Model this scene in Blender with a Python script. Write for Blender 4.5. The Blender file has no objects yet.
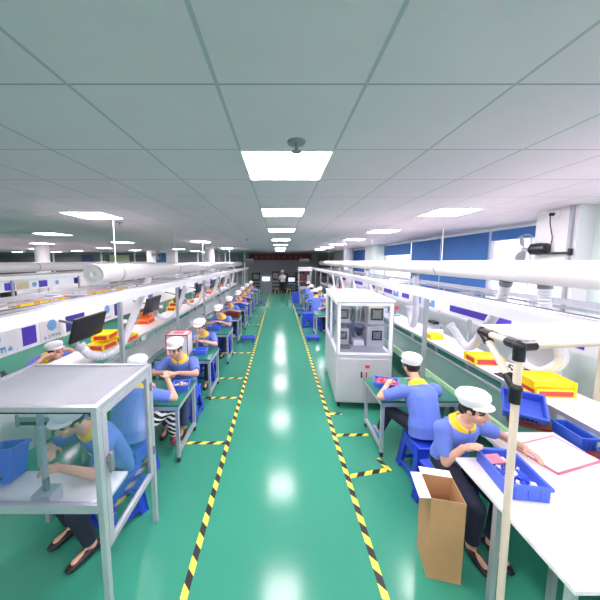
import bpy, bmesh, math, random
from mathutils import Vector, Matrix, Euler

C = bpy.context.scene.collection
PI = math.pi
R = math.radians
V = Vector

# ------------------------------------------------------------------ camera, world, exposure
scene = bpy.context.scene
cam_d = bpy.data.cameras.new('camera')
cam = bpy.data.objects.new('camera', cam_d)
C.objects.link(cam)
cam.location = (0, 0, 2.45)
cam.rotation_euler = (R(90) - math.atan(.1), 0, 0)
cam_d.sensor_width = 36
cam_d.lens = 265 / 600 * 36
cam_d.shift_x = (300 - 279.5) / 600
cam_d.shift_y = -12.5 / 600
cam_d.clip_start = .05
cam_d.clip_end = 200
scene.camera = cam

world = bpy.data.worlds.new('sky')
scene.world = world
world.use_nodes = True
world.node_tree.nodes['Background'].inputs[0].default_value = (.90, .95, 1, 1)
world.node_tree.nodes['Background'].inputs[1].default_value = 1.6

scene.view_settings.view_transform = 'Standard'
scene.view_settings.look = 'None'
scene.view_settings.gamma = 1
scene.view_settings.exposure = 1.4
LAMP = 17.0          # strength of the ceiling light panels
scene.cycles.max_bounces = 10
scene.cycles.diffuse_bounces = 6
scene.cycles.transparent_max_bounces = 16
scene.cycles.use_denoising = True

# ------------------------------------------------------------------ materials
def srgb(r, g, b):
    f = lambda c: (c / 255 / 12.92) if c / 255 <= .04045 else ((c / 255 + .055) / 1.055) ** 2.4
    return (f(r), f(g), f(b), 1)

def mat(name, rgb, rough=.5, metal=0.0, noise=0.0, scale=20.0, bump=0.0, bscale=60.0, spec=.5, coat=0.0):
    m = bpy.data.materials.new(name)
    m.use_nodes = True
    nt = m.node_tree
    b = nt.nodes['Principled BSDF']
    col = srgb(*rgb)
    b.inputs['Base Color'].default_value = col
    b.inputs['Roughness'].default_value = rough
    b.inputs['Metallic'].default_value = metal
    b.inputs['Specular IOR Level'].default_value = spec
    b.inputs['Coat Weight'].default_value = coat
    tc = nt.nodes.new('ShaderNodeTexCoord')
    if noise:
        n = nt.nodes.new('ShaderNodeTexNoise'); n.inputs['Scale'].default_value = scale; n.inputs['Detail'].default_value = 5
        nt.links.new(tc.outputs['Object'], n.inputs['Vector'])
        mx = nt.nodes.new('ShaderNodeMix'); mx.data_type = 'RGBA'
        mx.inputs[6].default_value = tuple(max(0, c * (1 - noise)) for c in col[:3]) + (1,)
        mx.inputs[7].default_value = tuple(min(1, c * (1 + noise)) for c in col[:3]) + (1,)
        nt.links.new(n.outputs['Fac'], mx.inputs[0])
        nt.links.new(mx.outputs[2], b.inputs['Base Color'])
    if bump:
        n2 = nt.nodes.new('ShaderNodeTexNoise'); n2.inputs['Scale'].default_value = bscale; n2.inputs['Detail'].default_value = 4
        nt.links.new(tc.outputs['Object'], n2.inputs['Vector'])
        bp = nt.nodes.new('ShaderNodeBump'); bp.inputs['Strength'].default_value = bump; bp.inputs['Distance'].default_value = .01
        nt.links.new(n2.outputs['Fac'], bp.inputs['Height'])
        nt.links.new(bp.outputs['Normal'], b.inputs['Normal'])
    return m

def stripes(name, a, bcol, scale, axis=(1, 1, 0), rough=.5, duty=.5, wobble=0.0):
    m = bpy.data.materials.new(name); m.use_nodes = True
    nt = m.node_tree; b = nt.nodes['Principled BSDF']; b.inputs['Roughness'].default_value = rough
    tc = nt.nodes.new('ShaderNodeTexCoord')
    src = tc.outputs['Object']
    if wobble:
        nz = nt.nodes.new('ShaderNodeTexNoise'); nz.inputs['Scale'].default_value = 6
        nt.links.new(src, nz.inputs['Vector'])
        ad = nt.nodes.new('ShaderNodeVectorMath'); ad.operation = 'MULTIPLY_ADD'
        ad.inputs[1].default_value = (wobble,) * 3
        nt.links.new(nz.outputs['Color'], ad.inputs[0]); nt.links.new(src, ad.inputs[2])
        src = ad.outputs[0]
    dt = nt.nodes.new('ShaderNodeVectorMath'); dt.operation = 'DOT_PRODUCT'
    nt.links.new(src, dt.inputs[0]); dt.inputs[1].default_value = axis
    mu = nt.nodes.new('ShaderNodeMath'); mu.operation = 'MULTIPLY'; mu.inputs[1].default_value = scale
    nt.links.new(dt.outputs['Value'], mu.inputs[0])
    fr = nt.nodes.new('ShaderNodeMath'); fr.operation = 'FRACT'; nt.links.new(mu.outputs[0], fr.inputs[0])
    gt = nt.nodes.new('ShaderNodeMath'); gt.operation = 'GREATER_THAN'; gt.inputs[1].default_value = duty
    nt.links.new(fr.outputs[0], gt.inputs[0])
    mx = nt.nodes.new('ShaderNodeMix'); mx.data_type = 'RGBA'
    mx.inputs[6].default_value = srgb(*a); mx.inputs[7].default_value = srgb(*bcol)
    nt.links.new(gt.outputs[0], mx.inputs[0]); nt.links.new(mx.outputs[2], b.inputs['Base Color'])
    return m

def emit(name, rgb, s):
    m = bpy.data.materials.new(name); m.use_nodes = True
    b = m.node_tree.nodes['Principled BSDF']
    b.inputs['Base Color'].default_value = (.9, .9, .9, 1)
    b.inputs['Emission Color'].default_value = srgb(*rgb)
    b.inputs['Emission Strength'].default_value = s
    return m

def pane(name, tint=(252, 253, 255), refl=.03, rough=.03, fres=.3, haze=0.0):
    m = bpy.data.materials.new(name); m.use_nodes = True
    nt = m.node_tree; nt.nodes.remove(nt.nodes['Principled BSDF'])
    out = nt.nodes['Material Output']
    t = nt.nodes.new('ShaderNodeBsdfTransparent'); t.inputs[0].default_value = srgb(*tint)
    g = nt.nodes.new('ShaderNodeBsdfGlossy'); g.inputs['Roughness'].default_value = rough
    lw = nt.nodes.new('ShaderNodeLayerWeight'); lw.inputs['Blend'].default_value = .35
    ma = nt.nodes.new('ShaderNodeMath'); ma.operation = 'MULTIPLY_ADD'; ma.inputs[1].default_value = fres; ma.inputs[2].default_value = refl
    ma.use_clamp = True
    nt.links.new(lw.outputs['Fresnel'], ma.inputs[0])
    mx = nt.nodes.new('ShaderNodeMixShader')
    nt.links.new(ma.outputs[0], mx.inputs[0]); nt.links.new(t.outputs[0], mx.inputs[1]); nt.links.new(g.outputs[0], mx.inputs[2])
    last = mx
    if haze:
        d = nt.nodes.new('ShaderNodeBsdfDiffuse'); d.inputs[0].default_value = srgb(236, 238, 244)
        tl = nt.nodes.new('ShaderNodeBsdfTranslucent'); tl.inputs[0].default_value = srgb(236, 238, 244)
        ad = nt.nodes.new('ShaderNodeMixShader'); ad.inputs[0].default_value = .12; nt.links.new(d.outputs[0], ad.inputs[1]); nt.links.new(tl.outputs[0], ad.inputs[2])
        last = nt.nodes.new('ShaderNodeMixShader'); last.inputs[0].default_value = haze
        nt.links.new(mx.outputs[0], last.inputs[1]); nt.links.new(ad.outputs[0], last.inputs[2])
    nt.links.new(last.outputs[0], out.inputs['Surface'])
    return m

def floor_mat():
    m = mat('green_epoxy', (60, 146, 120), .2, 0, .06, 1.2, .02, 5, .28)
    nt = m.node_tree; b = nt.nodes['Principled BSDF']
    n = nt.nodes.new('ShaderNodeTexNoise'); n.inputs['Scale'].default_value = 2.5; n.inputs['Detail'].default_value = 6
    tc = nt.nodes.new('ShaderNodeTexCoord'); nt.links.new(tc.outputs['Object'], n.inputs['Vector'])
    mr = nt.nodes.new('ShaderNodeMapRange'); mr.inputs[3].default_value = .14; mr.inputs[4].default_value = .19
    nt.links.new(n.outputs['Fac'], mr.inputs[0]); nt.links.new(mr.outputs[0], b.inputs['Roughness'])
    return m

TX0, TW, TY0, TD = -.25, .595, 1.75, .62
def ceiling_mat():
    m = mat('ceiling_tile', (212, 200, 207), .75, 0, .05, 3, .1, 90)
    nt = m.node_tree; b = nt.nodes['Principled BSDF']
    base = b.inputs['Base Color'].links[0].from_socket
    geo = nt.nodes.new('ShaderNodeTexCoord')
    sx = nt.nodes.new('ShaderNodeSeparateXYZ'); nt.links.new(geo.outputs['Object'], sx.inputs[0])
    def line(sock, off, w, half):
        a = nt.nodes.new('ShaderNodeMath'); a.operation = 'SUBTRACT'; a.inputs[1].default_value = off; nt.links.new(sock, a.inputs[0])
        p = nt.nodes.new('ShaderNodeMath'); p.operation = 'PINGPONG'; p.inputs[1].default_value = w / 2; nt.links.new(a.outputs[0], p.inputs[0])
        l = nt.nodes.new('ShaderNodeMath'); l.operation = 'LESS_THAN'; l.inputs[1].default_value = half; nt.links.new(p.outputs[0], l.inputs[0])
        return l.outputs[0]
    lx = line(sx.outputs[0], TX0, TW, .008); ly = line(sx.outputs[1], TY0, TD, .005)
    m1 = nt.nodes.new('ShaderNodeMix'); m1.data_type = 'RGBA'
    nt.links.new(ly, m1.inputs[0]); nt.links.new(base, m1.inputs[6]); m1.inputs[7].default_value = srgb(150, 153, 156)
    m2 = nt.nodes.new('ShaderNodeMix'); m2.data_type = 'RGBA'
    nt.links.new(lx, m2.inputs[0]); nt.links.new(m1.outputs[2], m2.inputs[6]); m2.inputs[7].default_value = srgb(168, 171, 175)
    nt.links.new(m2.outputs[2], b.inputs['Base Color'])
    return m

M = {
    'floor': floor_mat(), 'ceiling': ceiling_mat(),
    'wall': mat('white_wall', (228, 230, 230), .7, 0, .03, 3),
    'greenwall': mat('pale_green_wall', (222, 236, 230), .7, 0, .03, 3),
    'farwall': mat('grey_far_wall', (128, 132, 138), .7, 0, .06, 2),
    'darkwall': mat('dark_grey_panel', (98, 102, 108), .6, 0, .08, 2),
    'white': mat('white_paint', (240, 241, 243), .35, 0, .02, 8),
    'plaswhite': mat('white_plastic_sheet', (238, 238, 240), .4, 0, .03, 10, .1, 30),
    'top': mat('white_laminate', (240, 240, 238), .28, 0, .03, 6),
    'grey': mat('grey_metal', (128, 132, 138), .4, .3, .06, 14),
    'lightgrey': mat('light_grey_metal', (172, 176, 184), .35, .2, .04, 14),
    'alu': mat('aluminium', (196, 200, 208), .32, .55, .04, 30),
    'machine': mat('machine_grey', (198, 200, 204), .4, .1, .03, 8),
    'dark': mat('dark_gap', (38, 40, 44), .6, 0, .1, 20),
    'black': mat('black_plastic', (24, 25, 28), .35, 0, .1, 30),
    'screen': mat('dark_screen', (28, 30, 44), .2, 0, .05, 10),
    'rubber': mat('rubber', (40, 40, 42), .8, 0, .1, 20),
    'belt': mat('green_belt', (62, 112, 96), .35, 0, .10, 3, .05, 40),
    'beltgrey': mat('grey_belt', (140, 156, 158), .35, 0, .1, 3, .05, 40),
    'lime': mat('lime_edge', (186, 232, 176), .4, 0, .04, 20),
    'greentop': mat('green_mat_top', (36, 124, 104), .35, 0, .08, 12, .05, 60),
    'duct': mat('white_duct', (232, 232, 230), .35, 0, .02, 5),
    'hose': mat('grey_hose', (198, 200, 210), .5, 0, .06, 20),
    'whitehose': mat('white_hose', (226, 228, 234), .5, 0, .04, 20),
    'purple': mat('purple_sign', (82, 60, 190), .5, 0, .05, 10),
    'signblue': mat('sign_blue', (110, 165, 215), .5, 0, .05, 10),
    'deepblue': mat('deep_blue_sign', (40, 34, 130), .5, 0, .05, 10),
    'poster': mat('poster_white', (240, 242, 248), .5, 0, .02, 10),
    'tan': mat('tan_sign', (206, 188, 160), .5, 0, .05, 10),
    'blind': mat('blue_blind', (58, 112, 178), .7, 0, .05, 3, .1, 60),
    'bluestool': mat('blue_plastic', (38, 70, 206), .35, 0, .05, 8),
    'bluebin': mat('blue_bin', (74, 108, 220), .4, 0, .05, 10),
    'darkbluebin': mat('dark_blue_bin', (44, 84, 186), .4, 0, .06, 10),
    'yellow': mat('yellow_plastic', (255, 222, 24), .4, 0, .04, 10),
    'orange': mat('orange_plastic', (245, 150, 40), .4, 0, .06, 10),
    'red': mat('red_plastic', (220, 62, 70), .4, 0, .06, 10),
    'darkred': mat('dark_red_wood', (108, 34, 26), .45, 0, .15, 14),
    'pink': mat('pink_edge', (232, 130, 150), .45, 0, .04, 10),
    'card': mat('cardboard', (190, 150, 104), .75, 0, .08, 20),
    'pipe': mat('beige_pipe', (224, 208, 188), .4, 0, .03, 12),
    'skin': mat('skin', (222, 172, 146), .5, 0, .05, 14),
    'lips': mat('lip', (186, 96, 92), .45, 0, .05, 20),
    'hair': mat('black_hair', (22, 18, 17), .5, 0, .3, 80, .3, 120),
    'shirt': mat('blue_shirt', (102, 128, 214), .8, 0, .08, 6, .35, 14),
    'collar': mat('yellow_collar', (248, 214, 40), .7, 0, .05, 20, .2, 40),
    'cap': mat('white_cap', (242, 242, 244), .8, 0, .03, 10, .35, 30),
    'whitecoat': mat('white_coat', (226, 230, 238), .8, 0, .05, 6, .3, 14),
    'navy': mat('navy_trousers', (34, 38, 58), .8, 0, .1, 10, .3, 14),
    'jeans': mat('blue_jeans', (66, 78, 116), .8, 0, .15, 12, .3, 14),
    'zebra': stripes('striped_trousers', (20, 20, 22), (236, 236, 236), 16, (.5, .35, 1), .8, .55, .07),
    'shoeblue': mat('blue_shoe_cover', (70, 150, 220), .5, 0, .08, 20),
    'shoe': mat('patterned_shoe', (122, 60, 76), .6, 0, .5, 40),
    'tape_y': stripes('hazard_tape', (240, 228, 84), (34, 34, 32), 5.2, (1, 1, 0), .5, .5),
    'banner': mat('red_banner', (104, 24, 32), .6, 0, .08, 4),
    'bannertext': mat('banner_text', (150, 80, 80), .6, 0, .05, 4),
    'cyan': mat('cyan_poster', (20, 110, 160), .5, 0, .3, 5),
    'navyboard': mat('navy_board', (36, 58, 100), .5, 0, .1, 5),
    'wood': mat('light_wood', (206, 160, 110), .5, 0, .1, 12),
    'ledpanel': emit('light_panel', (255, 239, 248), LAMP),
    'worklight': emit('work_light', (255, 246, 250), 9.0),
    'lamp': emit('machine_lamp', (255, 236, 200), 6.0),
    'lit': emit('lit_screen', (205, 225, 250), .3),
    'glass': pane('machine_glass', (248, 250, 254), .03),
    'acrylic': pane('hood_acrylic', (246, 248, 254), .16, .06, .5, .42),
    'winglass': pane('window_glass', (252, 253, 255), .02),
}

# ------------------------------------------------------------------ mesh helpers
class MB:
    def __init__(s):
        s.v = []; s.f = []; s.mi = []; s.cur = 0
    def add(s, vs, fs):
        o = len(s.v); s.v += [tuple(x) for x in vs]; s.f += [tuple(i + o for i in f) for f in fs]; s.mi += [s.cur] * len(fs)
        return s
    def box(s, lo, hi, m=None):
        x0, y0, z0 = lo; x1, y1, z1 = hi
        vs = [V(p) for p in ((x0, y0, z0), (x1, y0, z0), (x1, y1, z0), (x0, y1, z0), (x0, y0, z1), (x1, y0, z1), (x1, y1, z1), (x0, y1, z1))]
        if m is not None: vs = [m @ v for v in vs]
        return s.add(vs, [(3, 2, 1, 0), (4, 5, 6, 7), (0, 1, 5, 4), (1, 2, 6, 5), (2, 3, 7, 6), (3, 0, 4, 7)])
    def cbox(s, c, size, m=None):
        h = [q / 2 for q in size]
        t = Matrix.Translation(V(c))
        return s.box([-q for q in h], h, t @ (m if m is not None else Matrix.Identity(4)))
    def bar(s, p0, p1, w, h=None, up=(0, 0, 1)):
        h = w if h is None else h
        p0, p1 = V(p0), V(p1); d = (p1 - p0); L = d.length; d.normalize()
        u = V(up)
        if abs(d.dot(u)) > .98: u = V((1, 0, 0))
        a = d.cross(u).normalized(); b = a.cross(d)
        m = Matrix((a, d, b)).transposed().to_4x4(); m.translation = p0
        return s.box((-w / 2, 0, -h / 2), (w / 2, L, h / 2), m)
    def loft(s, rings, n=16):
        # rings: (centre, U vector, W vector)
        vs = []; fs = []
        for c, u, w in rings:
            c, u, w = V(c), V(u), V(w)
            vs += [c + u * math.cos(2 * PI * i / n) + w * math.sin(2 * PI * i / n) for i in range(n)]
        k = len(rings)
        for j in range(k - 1):
            for i in range(n):
                a = j * n + i; b = j * n + (i + 1) % n
                fs.append((a, b, b + n, a + n))
        fs.append(tuple(range(n - 1, -1, -1))); fs.append(tuple((k - 1) * n + i for i in range(n)))
        return s.add(vs, fs)
    def tube(s, pts, r, n=10):
        pts = [V(p) for p in pts]
        if not hasattr(r, '__len__'): r = [r] * len(pts)
        rings = []; a = None
        for i, p in enumerate(pts):
            d = (pts[min(i + 1, len(pts) - 1)] - pts[max(i - 1, 0)]).normalized()
            if a is None:
                a = d.orthogonal().normalized()
            else:
                a = (a - d * a.dot(d)).normalized()
            b = d.cross(a)
            rings.append((p, a * r[i], b * r[i]))
        return s.loft(rings, n)
    def cyl(s, p0, p1, r, r1=None, n=16):
        return s.tube([p0, p1], [r, r if r1 is None else r1], n)
    def ell(s, c, rad, m=None, n=14, k=9):
        c = V(c); m = m if m is not None else Matrix.Identity(3)
        vs = [c + m @ V((0, 0, -rad[2]))]
        for j in range(1, k):
            t = -PI / 2 + PI * j / k
            for i in range(n):
                p = 2 * PI * i / n
                vs.append(c + m @ V((rad[0] * math.cos(t) * math.cos(p), rad[1] * math.cos(t) * math.sin(p), rad[2] * math.sin(t))))
        vs.append(c + m @ V((0, 0, rad[2])))
        fs = [(0, 1 + (i + 1) % n, 1 + i) for i in range(n)]
        for j in range(k - 2):
            for i in range(n):
                a = 1 + j * n + i; b = 1 + j * n + (i + 1) % n
                fs.append((a, b, b + n, a + n))
        L = len(vs) - 1; o = 1 + (k - 2) * n
        fs += [(L, o + i, o + (i + 1) % n) for i in range(n)]
        return s.add(vs, fs)
    def cap(s, p0, p1, r0, r1, n=12):
        s.cyl(p0, p1, r0, r1, n); s.ell(p0, (r0,) * 3, n=n, k=7); s.ell(p1, (r1,) * 3, n=n, k=7)
        return s
    def lathe(s, prof, c=(0, 0, 0), sx=1, sy=1, n=24, m=None):
        c = V(c); rings = []
        m = m if m is not None else Matrix.Identity(3)
        for r, z in prof:
            rings.append((c + m @ V((0, 0, z)), m @ V((r * sx, 0, 0)), m @ V((0, r * sy, 0))))
        return s.loft(rings, n)
    def open_box(s, lo, hi, t, m=None):
        x0, y0, z0 = lo; x1, y1, z1 = hi
        s.box((x0, y0, z0), (x1, y1, z0 + t), m)
        s.box((x0, y0, z0 + t), (x0 + t, y1, z1), m); s.box((x1 - t, y0, z0 + t), (x1, y1, z1), m)
        s.box((x0 + t, y0, z0 + t), (x1 - t, y0 + t, z1), m); s.box((x0 + t, y1 - t, z0 + t), (x1 - t, y1, z1), m)
        return s
    def ring_frame(s, lo, hi, t, axis):
        # four bars of thickness t round the rectangle lo..hi, thin along axis
        x0, y0, z0 = lo; x1, y1, z1 = hi
        if axis == 'y':
            s.box((x0, y0, z0), (x1, y1, z0 + t)); s.box((x0, y0, z1 - t), (x1, y1, z1))
            s.box((x0, y0, z0 + t), (x0 + t, y1, z1 - t)); s.box((x1 - t, y0, z0 + t), (x1, y1, z1 - t))
        elif axis == 'x':
            s.box((x0, y0, z0), (x1, y1, z0 + t)); s.box((x0, y0, z1 - t), (x1, y1, z1))
            s.box((x0, y0, z0 + t), (x1, y0 + t, z1 - t)); s.box((x0, y1 - t, z0 + t), (x1, y1, z1 - t))
        else:
            s.box((x0, y0, z0), (x1, y0 + t, z1)); s.box((x0, y1 - t, z0), (x1, y1, z1))
            s.box((x0, y0 + t, z0), (x0 + t, y1 - t, z1)); s.box((x1 - t, y0 + t, z0), (x1, y1 - t, z1))
        return s
    def mesh(s, name, mats):
        me = bpy.data.meshes.new(name); me.from_pydata(s.v, [], s.f); me.update()
        for mm in mats: me.materials.append(mm)
        if len(mats) > 1: me.polygons.foreach_set('material_index', s.mi)
        bm = bmesh.new(); bm.from_mesh(me); bmesh.ops.recalc_face_normals(bm, faces=bm.faces); bm.to_mesh(me); bm.free()
        me.polygons.foreach_set('use_smooth', [True] * len(me.polygons))
        me.set_sharp_from_angle(angle=R(38))
        return me
    def build(s, name, m, parent=None, bevel=0, loc=None, rot=None):
        mats = [M[x] if isinstance(x, str) else x for x in (m if isinstance(m, (list, tuple)) else [m])]
        o = bpy.data.objects.new(name, s.mesh(name, mats)); C.objects.link(o)
        if parent is not None: o.parent = parent
        if loc is not None: o.location = loc
        if rot is not None: o.rotation_euler = rot
        if bevel:
            b = o.modifiers.new('bevel', 'BEVEL'); b.width = bevel; b.segments = 2; b.limit_method = 'ANGLE'; b.angle_limit = R(40)
        return o

def tag(o, label, cat, group=None):
    o['label'] = label; o['category'] = cat
    if group: o['group'] = group
    return o
def thing(name, label, cat, loc=(0, 0, 0), rz=0, group=None):
    o = bpy.data.objects.new(name, None); C.objects.link(o); o.empty_display_size = .1
    o.location = loc; o.rotation_euler = (0, 0, rz)
    return tag(o, label, cat, group)
def struct(name, mb, m, bevel=0):
    o = mb.build(name, m, None, bevel); o['kind'] = 'structure'; return o
def dup(root, loc=None, rz=None, label=None, group=None):
    def cp(o, par):
        c = o.copy(); C.objects.link(c)
        if par is not None: c.parent = par
        for ch in list(o.children): cp(ch, c)
        return c
    c = cp(root, None)
    if loc is not None: c.location = loc
    if rz is not None: c.rotation_euler = (0, 0, rz)
    if label: c['label'] = label
    if group: c['group'] = group
    return c
def RZ(a): return Matrix.Rotation(a, 4, 'Z')
def RX(a): return Matrix.Rotation(a, 4, 'X')
def RY(a): return Matrix.Rotation(a, 4, 'Y')
ORD = ['first', 'second', 'third', 'fourth', 'fifth', 'sixth', 'seventh', 'eighth', 'ninth', 'tenth', 'eleventh', 'twelfth', 'thirteenth', 'fourteenth', 'fifteenth', 'sixteenth', 'seventeenth', 'eighteenth']

# ================================================================== SETTING
XL, XR, YB, YF, ZC = -24.0, 4.5, -2.5, 22.4, 3.15
struct('floor', MB().box((XL, YB, -.1), (XR + .2, YF, 0)), 'floor')
struct('ceiling', MB().box((XL, YB, ZC), (XR + .2, YF, ZC + .1)), 'ceiling')
struct('wall_far', MB().box((XL, YF, 0), (XR + .2, YF + .15, ZC)), 'farwall')
struct('wall_back', MB().box((XL, YB - .15, 0), (XR + .2, YB, ZC)), 'wall')
struct('wall_left', MB().box((XL - .15, YB, 0), (XL, YF, ZC)), 'wall')
# right wall with openings
wins = [(1.1, 3.15), (4.0, 5.68), (5.78, 7.38), (7.48, 9.02), (9.12, 11.35), (13.0, 16.6)]
w = MB(); SILL, HEAD = 1.0, 3.12
w.box((XR, YB, 0), (XR + .2, YF, SILL)); w.box((XR, YB, HEAD), (XR + .2, YF, ZC))
ys = [YB] + [q for p in wins for q in p] + [YF]
for i in range(0, len(ys), 2): w.box((XR, ys[i], SILL), (XR + .2, ys[i + 1], HEAD))
struct('wall_right', w, 'wall')
for i, (a, b) in enumerate(wins):
    fr = MB().ring_frame((XR + .03, a, SILL), (XR + .09, b, HEAD), .05, 'x')
    n = 2 if b - a < 2 else 3
    for k in range(1, n): fr.box((XR + .04, a + (b - a) * k / n - .025, SILL + .05), (XR + .08, a + (b - a) * k / n + .025, HEAD - .05))
    fr.box((XR + .04, a + .05, 2.42), (XR + .08, b - .05, 2.47))
    o = struct('window_%d' % (i + 1), fr, 'white')
    MB().box((XR + .055, a + .05, SILL + .05), (XR + .06, b - .05, HEAD - .05)).build('pane', 'winglass', o)
# piers on the window wall
struct('column', MB().box((3.74, 3.38, 0), (XR, 3.93, ZC)), 'wall')
struct('wall_right_pier', MB().box((3.95, 3.18, 0), (XR, 3.38, ZC)), 'greenwall')
struct('wall_right_pier', MB().box((XR - .35, 11.4, 0), (XR, 12.95, ZC)), 'greenwall')
def column(x, y, s, zb=0):
    c = MB()
    n = 20
    c.loft([((x, y, zb), (s, 0, 0), (0, s, 0)), ((x, y, ZC), (s, 0, 0), (0, s, 0))], n)
    return struct('column', c, 'white')
column(3.95, 15.2, .27); column(-3.98, 15.2, .27); column(-10.66, 12.0, .26)
struct('column', MB().box((-8.95, 18.0, 0), (-7.05, 18.5, ZC)), 'white')
# dark glazed panels along the far wall
k = 0
for a, b in ((-23.5, -15.2), (-14.6, -9.4), (-6.8, -3.0), (3.2, 4.45)):
    struct('trim_%d' % (k + 1), MB().box((a, YF - .03, 1.2), (b, YF, 2.95)), 'darkwall'); k += 1
for a in (-19.0, -15.0, -12.2, -9.2, -6.9, -4.6, -3.0):
    struct('trim_%d' % (k + 1), MB().box((a, YF - .06, 0), (a + .12, YF, ZC)), 'white'); k += 1
struct('trim_%d' % (k + 1), MB().box((3.745, 3.425, 1.6), (3.70, 3.455, ZC)), 'lightgrey'); k += 1

# floor markings
def tape(x0, y0, x1, y1, label, wd=.055):
    d = V((x1 - x0, y1 - y0, 0)); L = d.length
    m = MB().box((-wd / 2, 0, 0), (wd / 2, L, .0015))
    o = m.build('floor_tape', 'tape_y', None, 0, (x0, y0, 0), (0, 0, -math.atan2(d.x, d.y)))
    return tag(o, label, 'floor tape', None)
tape(-.70, .9, -.70, 20.3, 'long yellow and black hazard tape edging the aisle on the monitor side')
tape(.775, .9, .775, 20.3, 'long yellow and black hazard tape edging the aisle on the window side')
LTY = [3.36, 4.55, 5.35, 6.9, 8.5, 10.1, 11.7]
for i, y in enumerate(LTY):
    tape(-1.45, y, -.73, y, '%s short hazard tape branching from the aisle line on the monitor side' % ORD[i])
tape(.80, 3.52, 1.26, 3.53, 'short hazard tape from aisle line to the green table leg beside the glass machine')
tape(.80, 2.80, 1.28, 2.90, 'short hazard tape in front of the green table beside the glass machine')
tape(1.30, 2.88, 1.22, 3.08, 'stub of hazard tape round the front leg of the table by the machine')
tape(.80, 4.05, 1.0, 4.05, 'short hazard tape running under the front of the glass machine')

# ================================================================== CEILING LIGHTS
def light_proto(x, y, label):
    t = thing('ceiling_light', label, 'ceiling light', (x, y, ZC), 0, 'ceiling light panels')
    MB().ring_frame((0, 0, -.012), (TW, .595, 0), .012, 'z').build('frame', 'white', t)
    MB().box((.012, .012, -.008), (TW - .012, .583, -.002)).build('diffuser', 'ledpanel', t)
    return t
lp = []
for k, y in enumerate((1.75, 3.61, 5.8, 8.55, 11.35, 14.5, 17.6)): lp.append((-.25, y, '%s square ceiling light above the aisle counting from the sprinkler' % ORD[k]))
for k in range(6): lp.append((2.13, 3.61 + 2.42 * k, '%s square ceiling light above the window-side line' % ORD[k]))
for k, y in enumerate((3.61, 9.19, 14.15)): lp.append((-3.15, y + .25, '%s square ceiling light above the monitor-side line' % ORD[k]))
for k, (x, y) in enumerate(((-6.2, 6.71), (-6.2, 9.81), (-6.2, 15.39), (-6.2, 18.49), (-9.77, 10.43), (-9.77, 14.15), (-9.77, 17.25), (-14.5, 15.39), (-14.5, 18.49), (-17.5, 20.3), (-17.5, 15.39), (-14.5, 11.05), (-20.5, 17.25), (-20.5, 20.3), (-9.77, 20.3), (-6.2, 20.97))):
    lp.append((x, y, '%s square ceiling light over the far bay of the hall beyond the monitor-side line' % ORD[k]))
for k, (x, y) in enumerate(((-.25, -.11), (-.25, -1.97), (2.13, 1.19), (2.13, -1.23), (-3.225, -1.97), (-6.2, .51), (-6.2, 3.61), (-9.77, 3.61), (-9.77, 7.33), (-14.5, 3.61), (-14.5, 7.33), (-20.5, 6.71), (-20.5, 11.05), (-17.5, 11.05))):  # extra panels out of view, added to brighten the dim bays
    lp.append((x, y, '%s unseen square ceiling light added to carry the rows on overhead and behind the viewer' % ORD[k]))
pl = None
for x, y, lb in lp:
    if pl is None: pl = light_proto(x, y, lb)
    else: dup(pl, (x, y, ZC), None, lb)
# sprinkler heads
def sprinkler(x, y, label):
    t = thing('ceiling_sprinkler', label, 'sprinkler', (x, y, ZC))
    MB().lathe([(.001, -.014), (.05, -.012), (.055, 0), (.001, 0)]).build('escutcheon', 'grey', t)
    mm = MB().cyl((0, 0, -.012), (0, 0, -.055), .012, .009); mm.lathe([(.001, -.062), (.03, -.06), (.03, -.056), (.001, -.055)]); mm.build('deflector', 'grey', t)
sprinkler(.10, 1.64, 'grey ceiling sprinkler in front of the big light panel')
sprinkler(-2.9, 4.9, 'small ceiling sprinkler behind the light above the monitor line')
sprinkler(2.0, 8.3, 'small ceiling sprinkler above the window-side line')
sprinkler(-1.05, 8.6, 'small ceiling sprinkler beside the aisle lights')

# ================================================================== PRODUCTION LINES
LY0, LY1 = .9, 19.0
def conveyor(sx, label, y0, beltm, z=.75):
    t = thing('conveyor', label, 'conveyor', (0, 0, 0))
    a, b = sorted((sx * 2.33, sx * 2.86))
    MB().box((a, y0, z - .06), (b, LY1, z - .004)).build('belt', beltm, t)
    MB().box((sx * 2.318 - .016, y0, z - .12), (sx * 2.318 + .016, LY1, z)).build('side_rail', 'lime' if sx > 0 else 'alu', t)
    MB().box((sx * 2.885 - .02, y0, z - .12), (sx * 2.885 + .02, LY1, z + .02)).build('side_rail', 'alu', t)
    MB().box((a, y0, z - .10), (b, LY1, z - .07)).build('bed', 'dark', t)
    y = y0 + .2
    while y < LY1:
        for x in (a, b): MB().box((x - .022, y - .022, 0), (x + .022, y + .022, z - .10)).build('leg', 'alu', t)
        y += 2.4
conveyor(1, 'long green belt conveyor with lime edge along the window-side line', LY0, 'belt')
conveyor(-1, 'long grey belt conveyor along the monitor-side line', 2.75, 'beltgrey')
def worktop(sx, y0, label, x0=2.86, x1=3.52, ztop=.90):
    t = thing('worktop', label, 'worktop')
    a, b = sorted((sx * x0, sx * x1))
    MB().box((a, y0, ztop - .035), (b, LY1, ztop)).build('top', 'top', t, .003)
    e = sx * x0
    MB().box((e - .006, y0, ztop - .05), (e + .006, LY1, ztop - .002)).build('edge_strip', 'alu', t)
    MB().box((a + .05, y0 + .05, .30), (b - .05, LY1, .33)).build('lower_shelf', 'grey', t)
    y = y0 + .05
    while y < LY1:
        for x in (a + .03, b - .03): MB().box((x - .02, y - .02, 0), (x + .02, y + .02, ztop - .035)).build('leg', 'alu', t)
        y += 2.4
worktop(1, LY0, 'long white assembly worktop along the window-side line', 2.93)
worktop(-1, 3.8, 'long white assembly worktop along the monitor-side line', 2.93)

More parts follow.
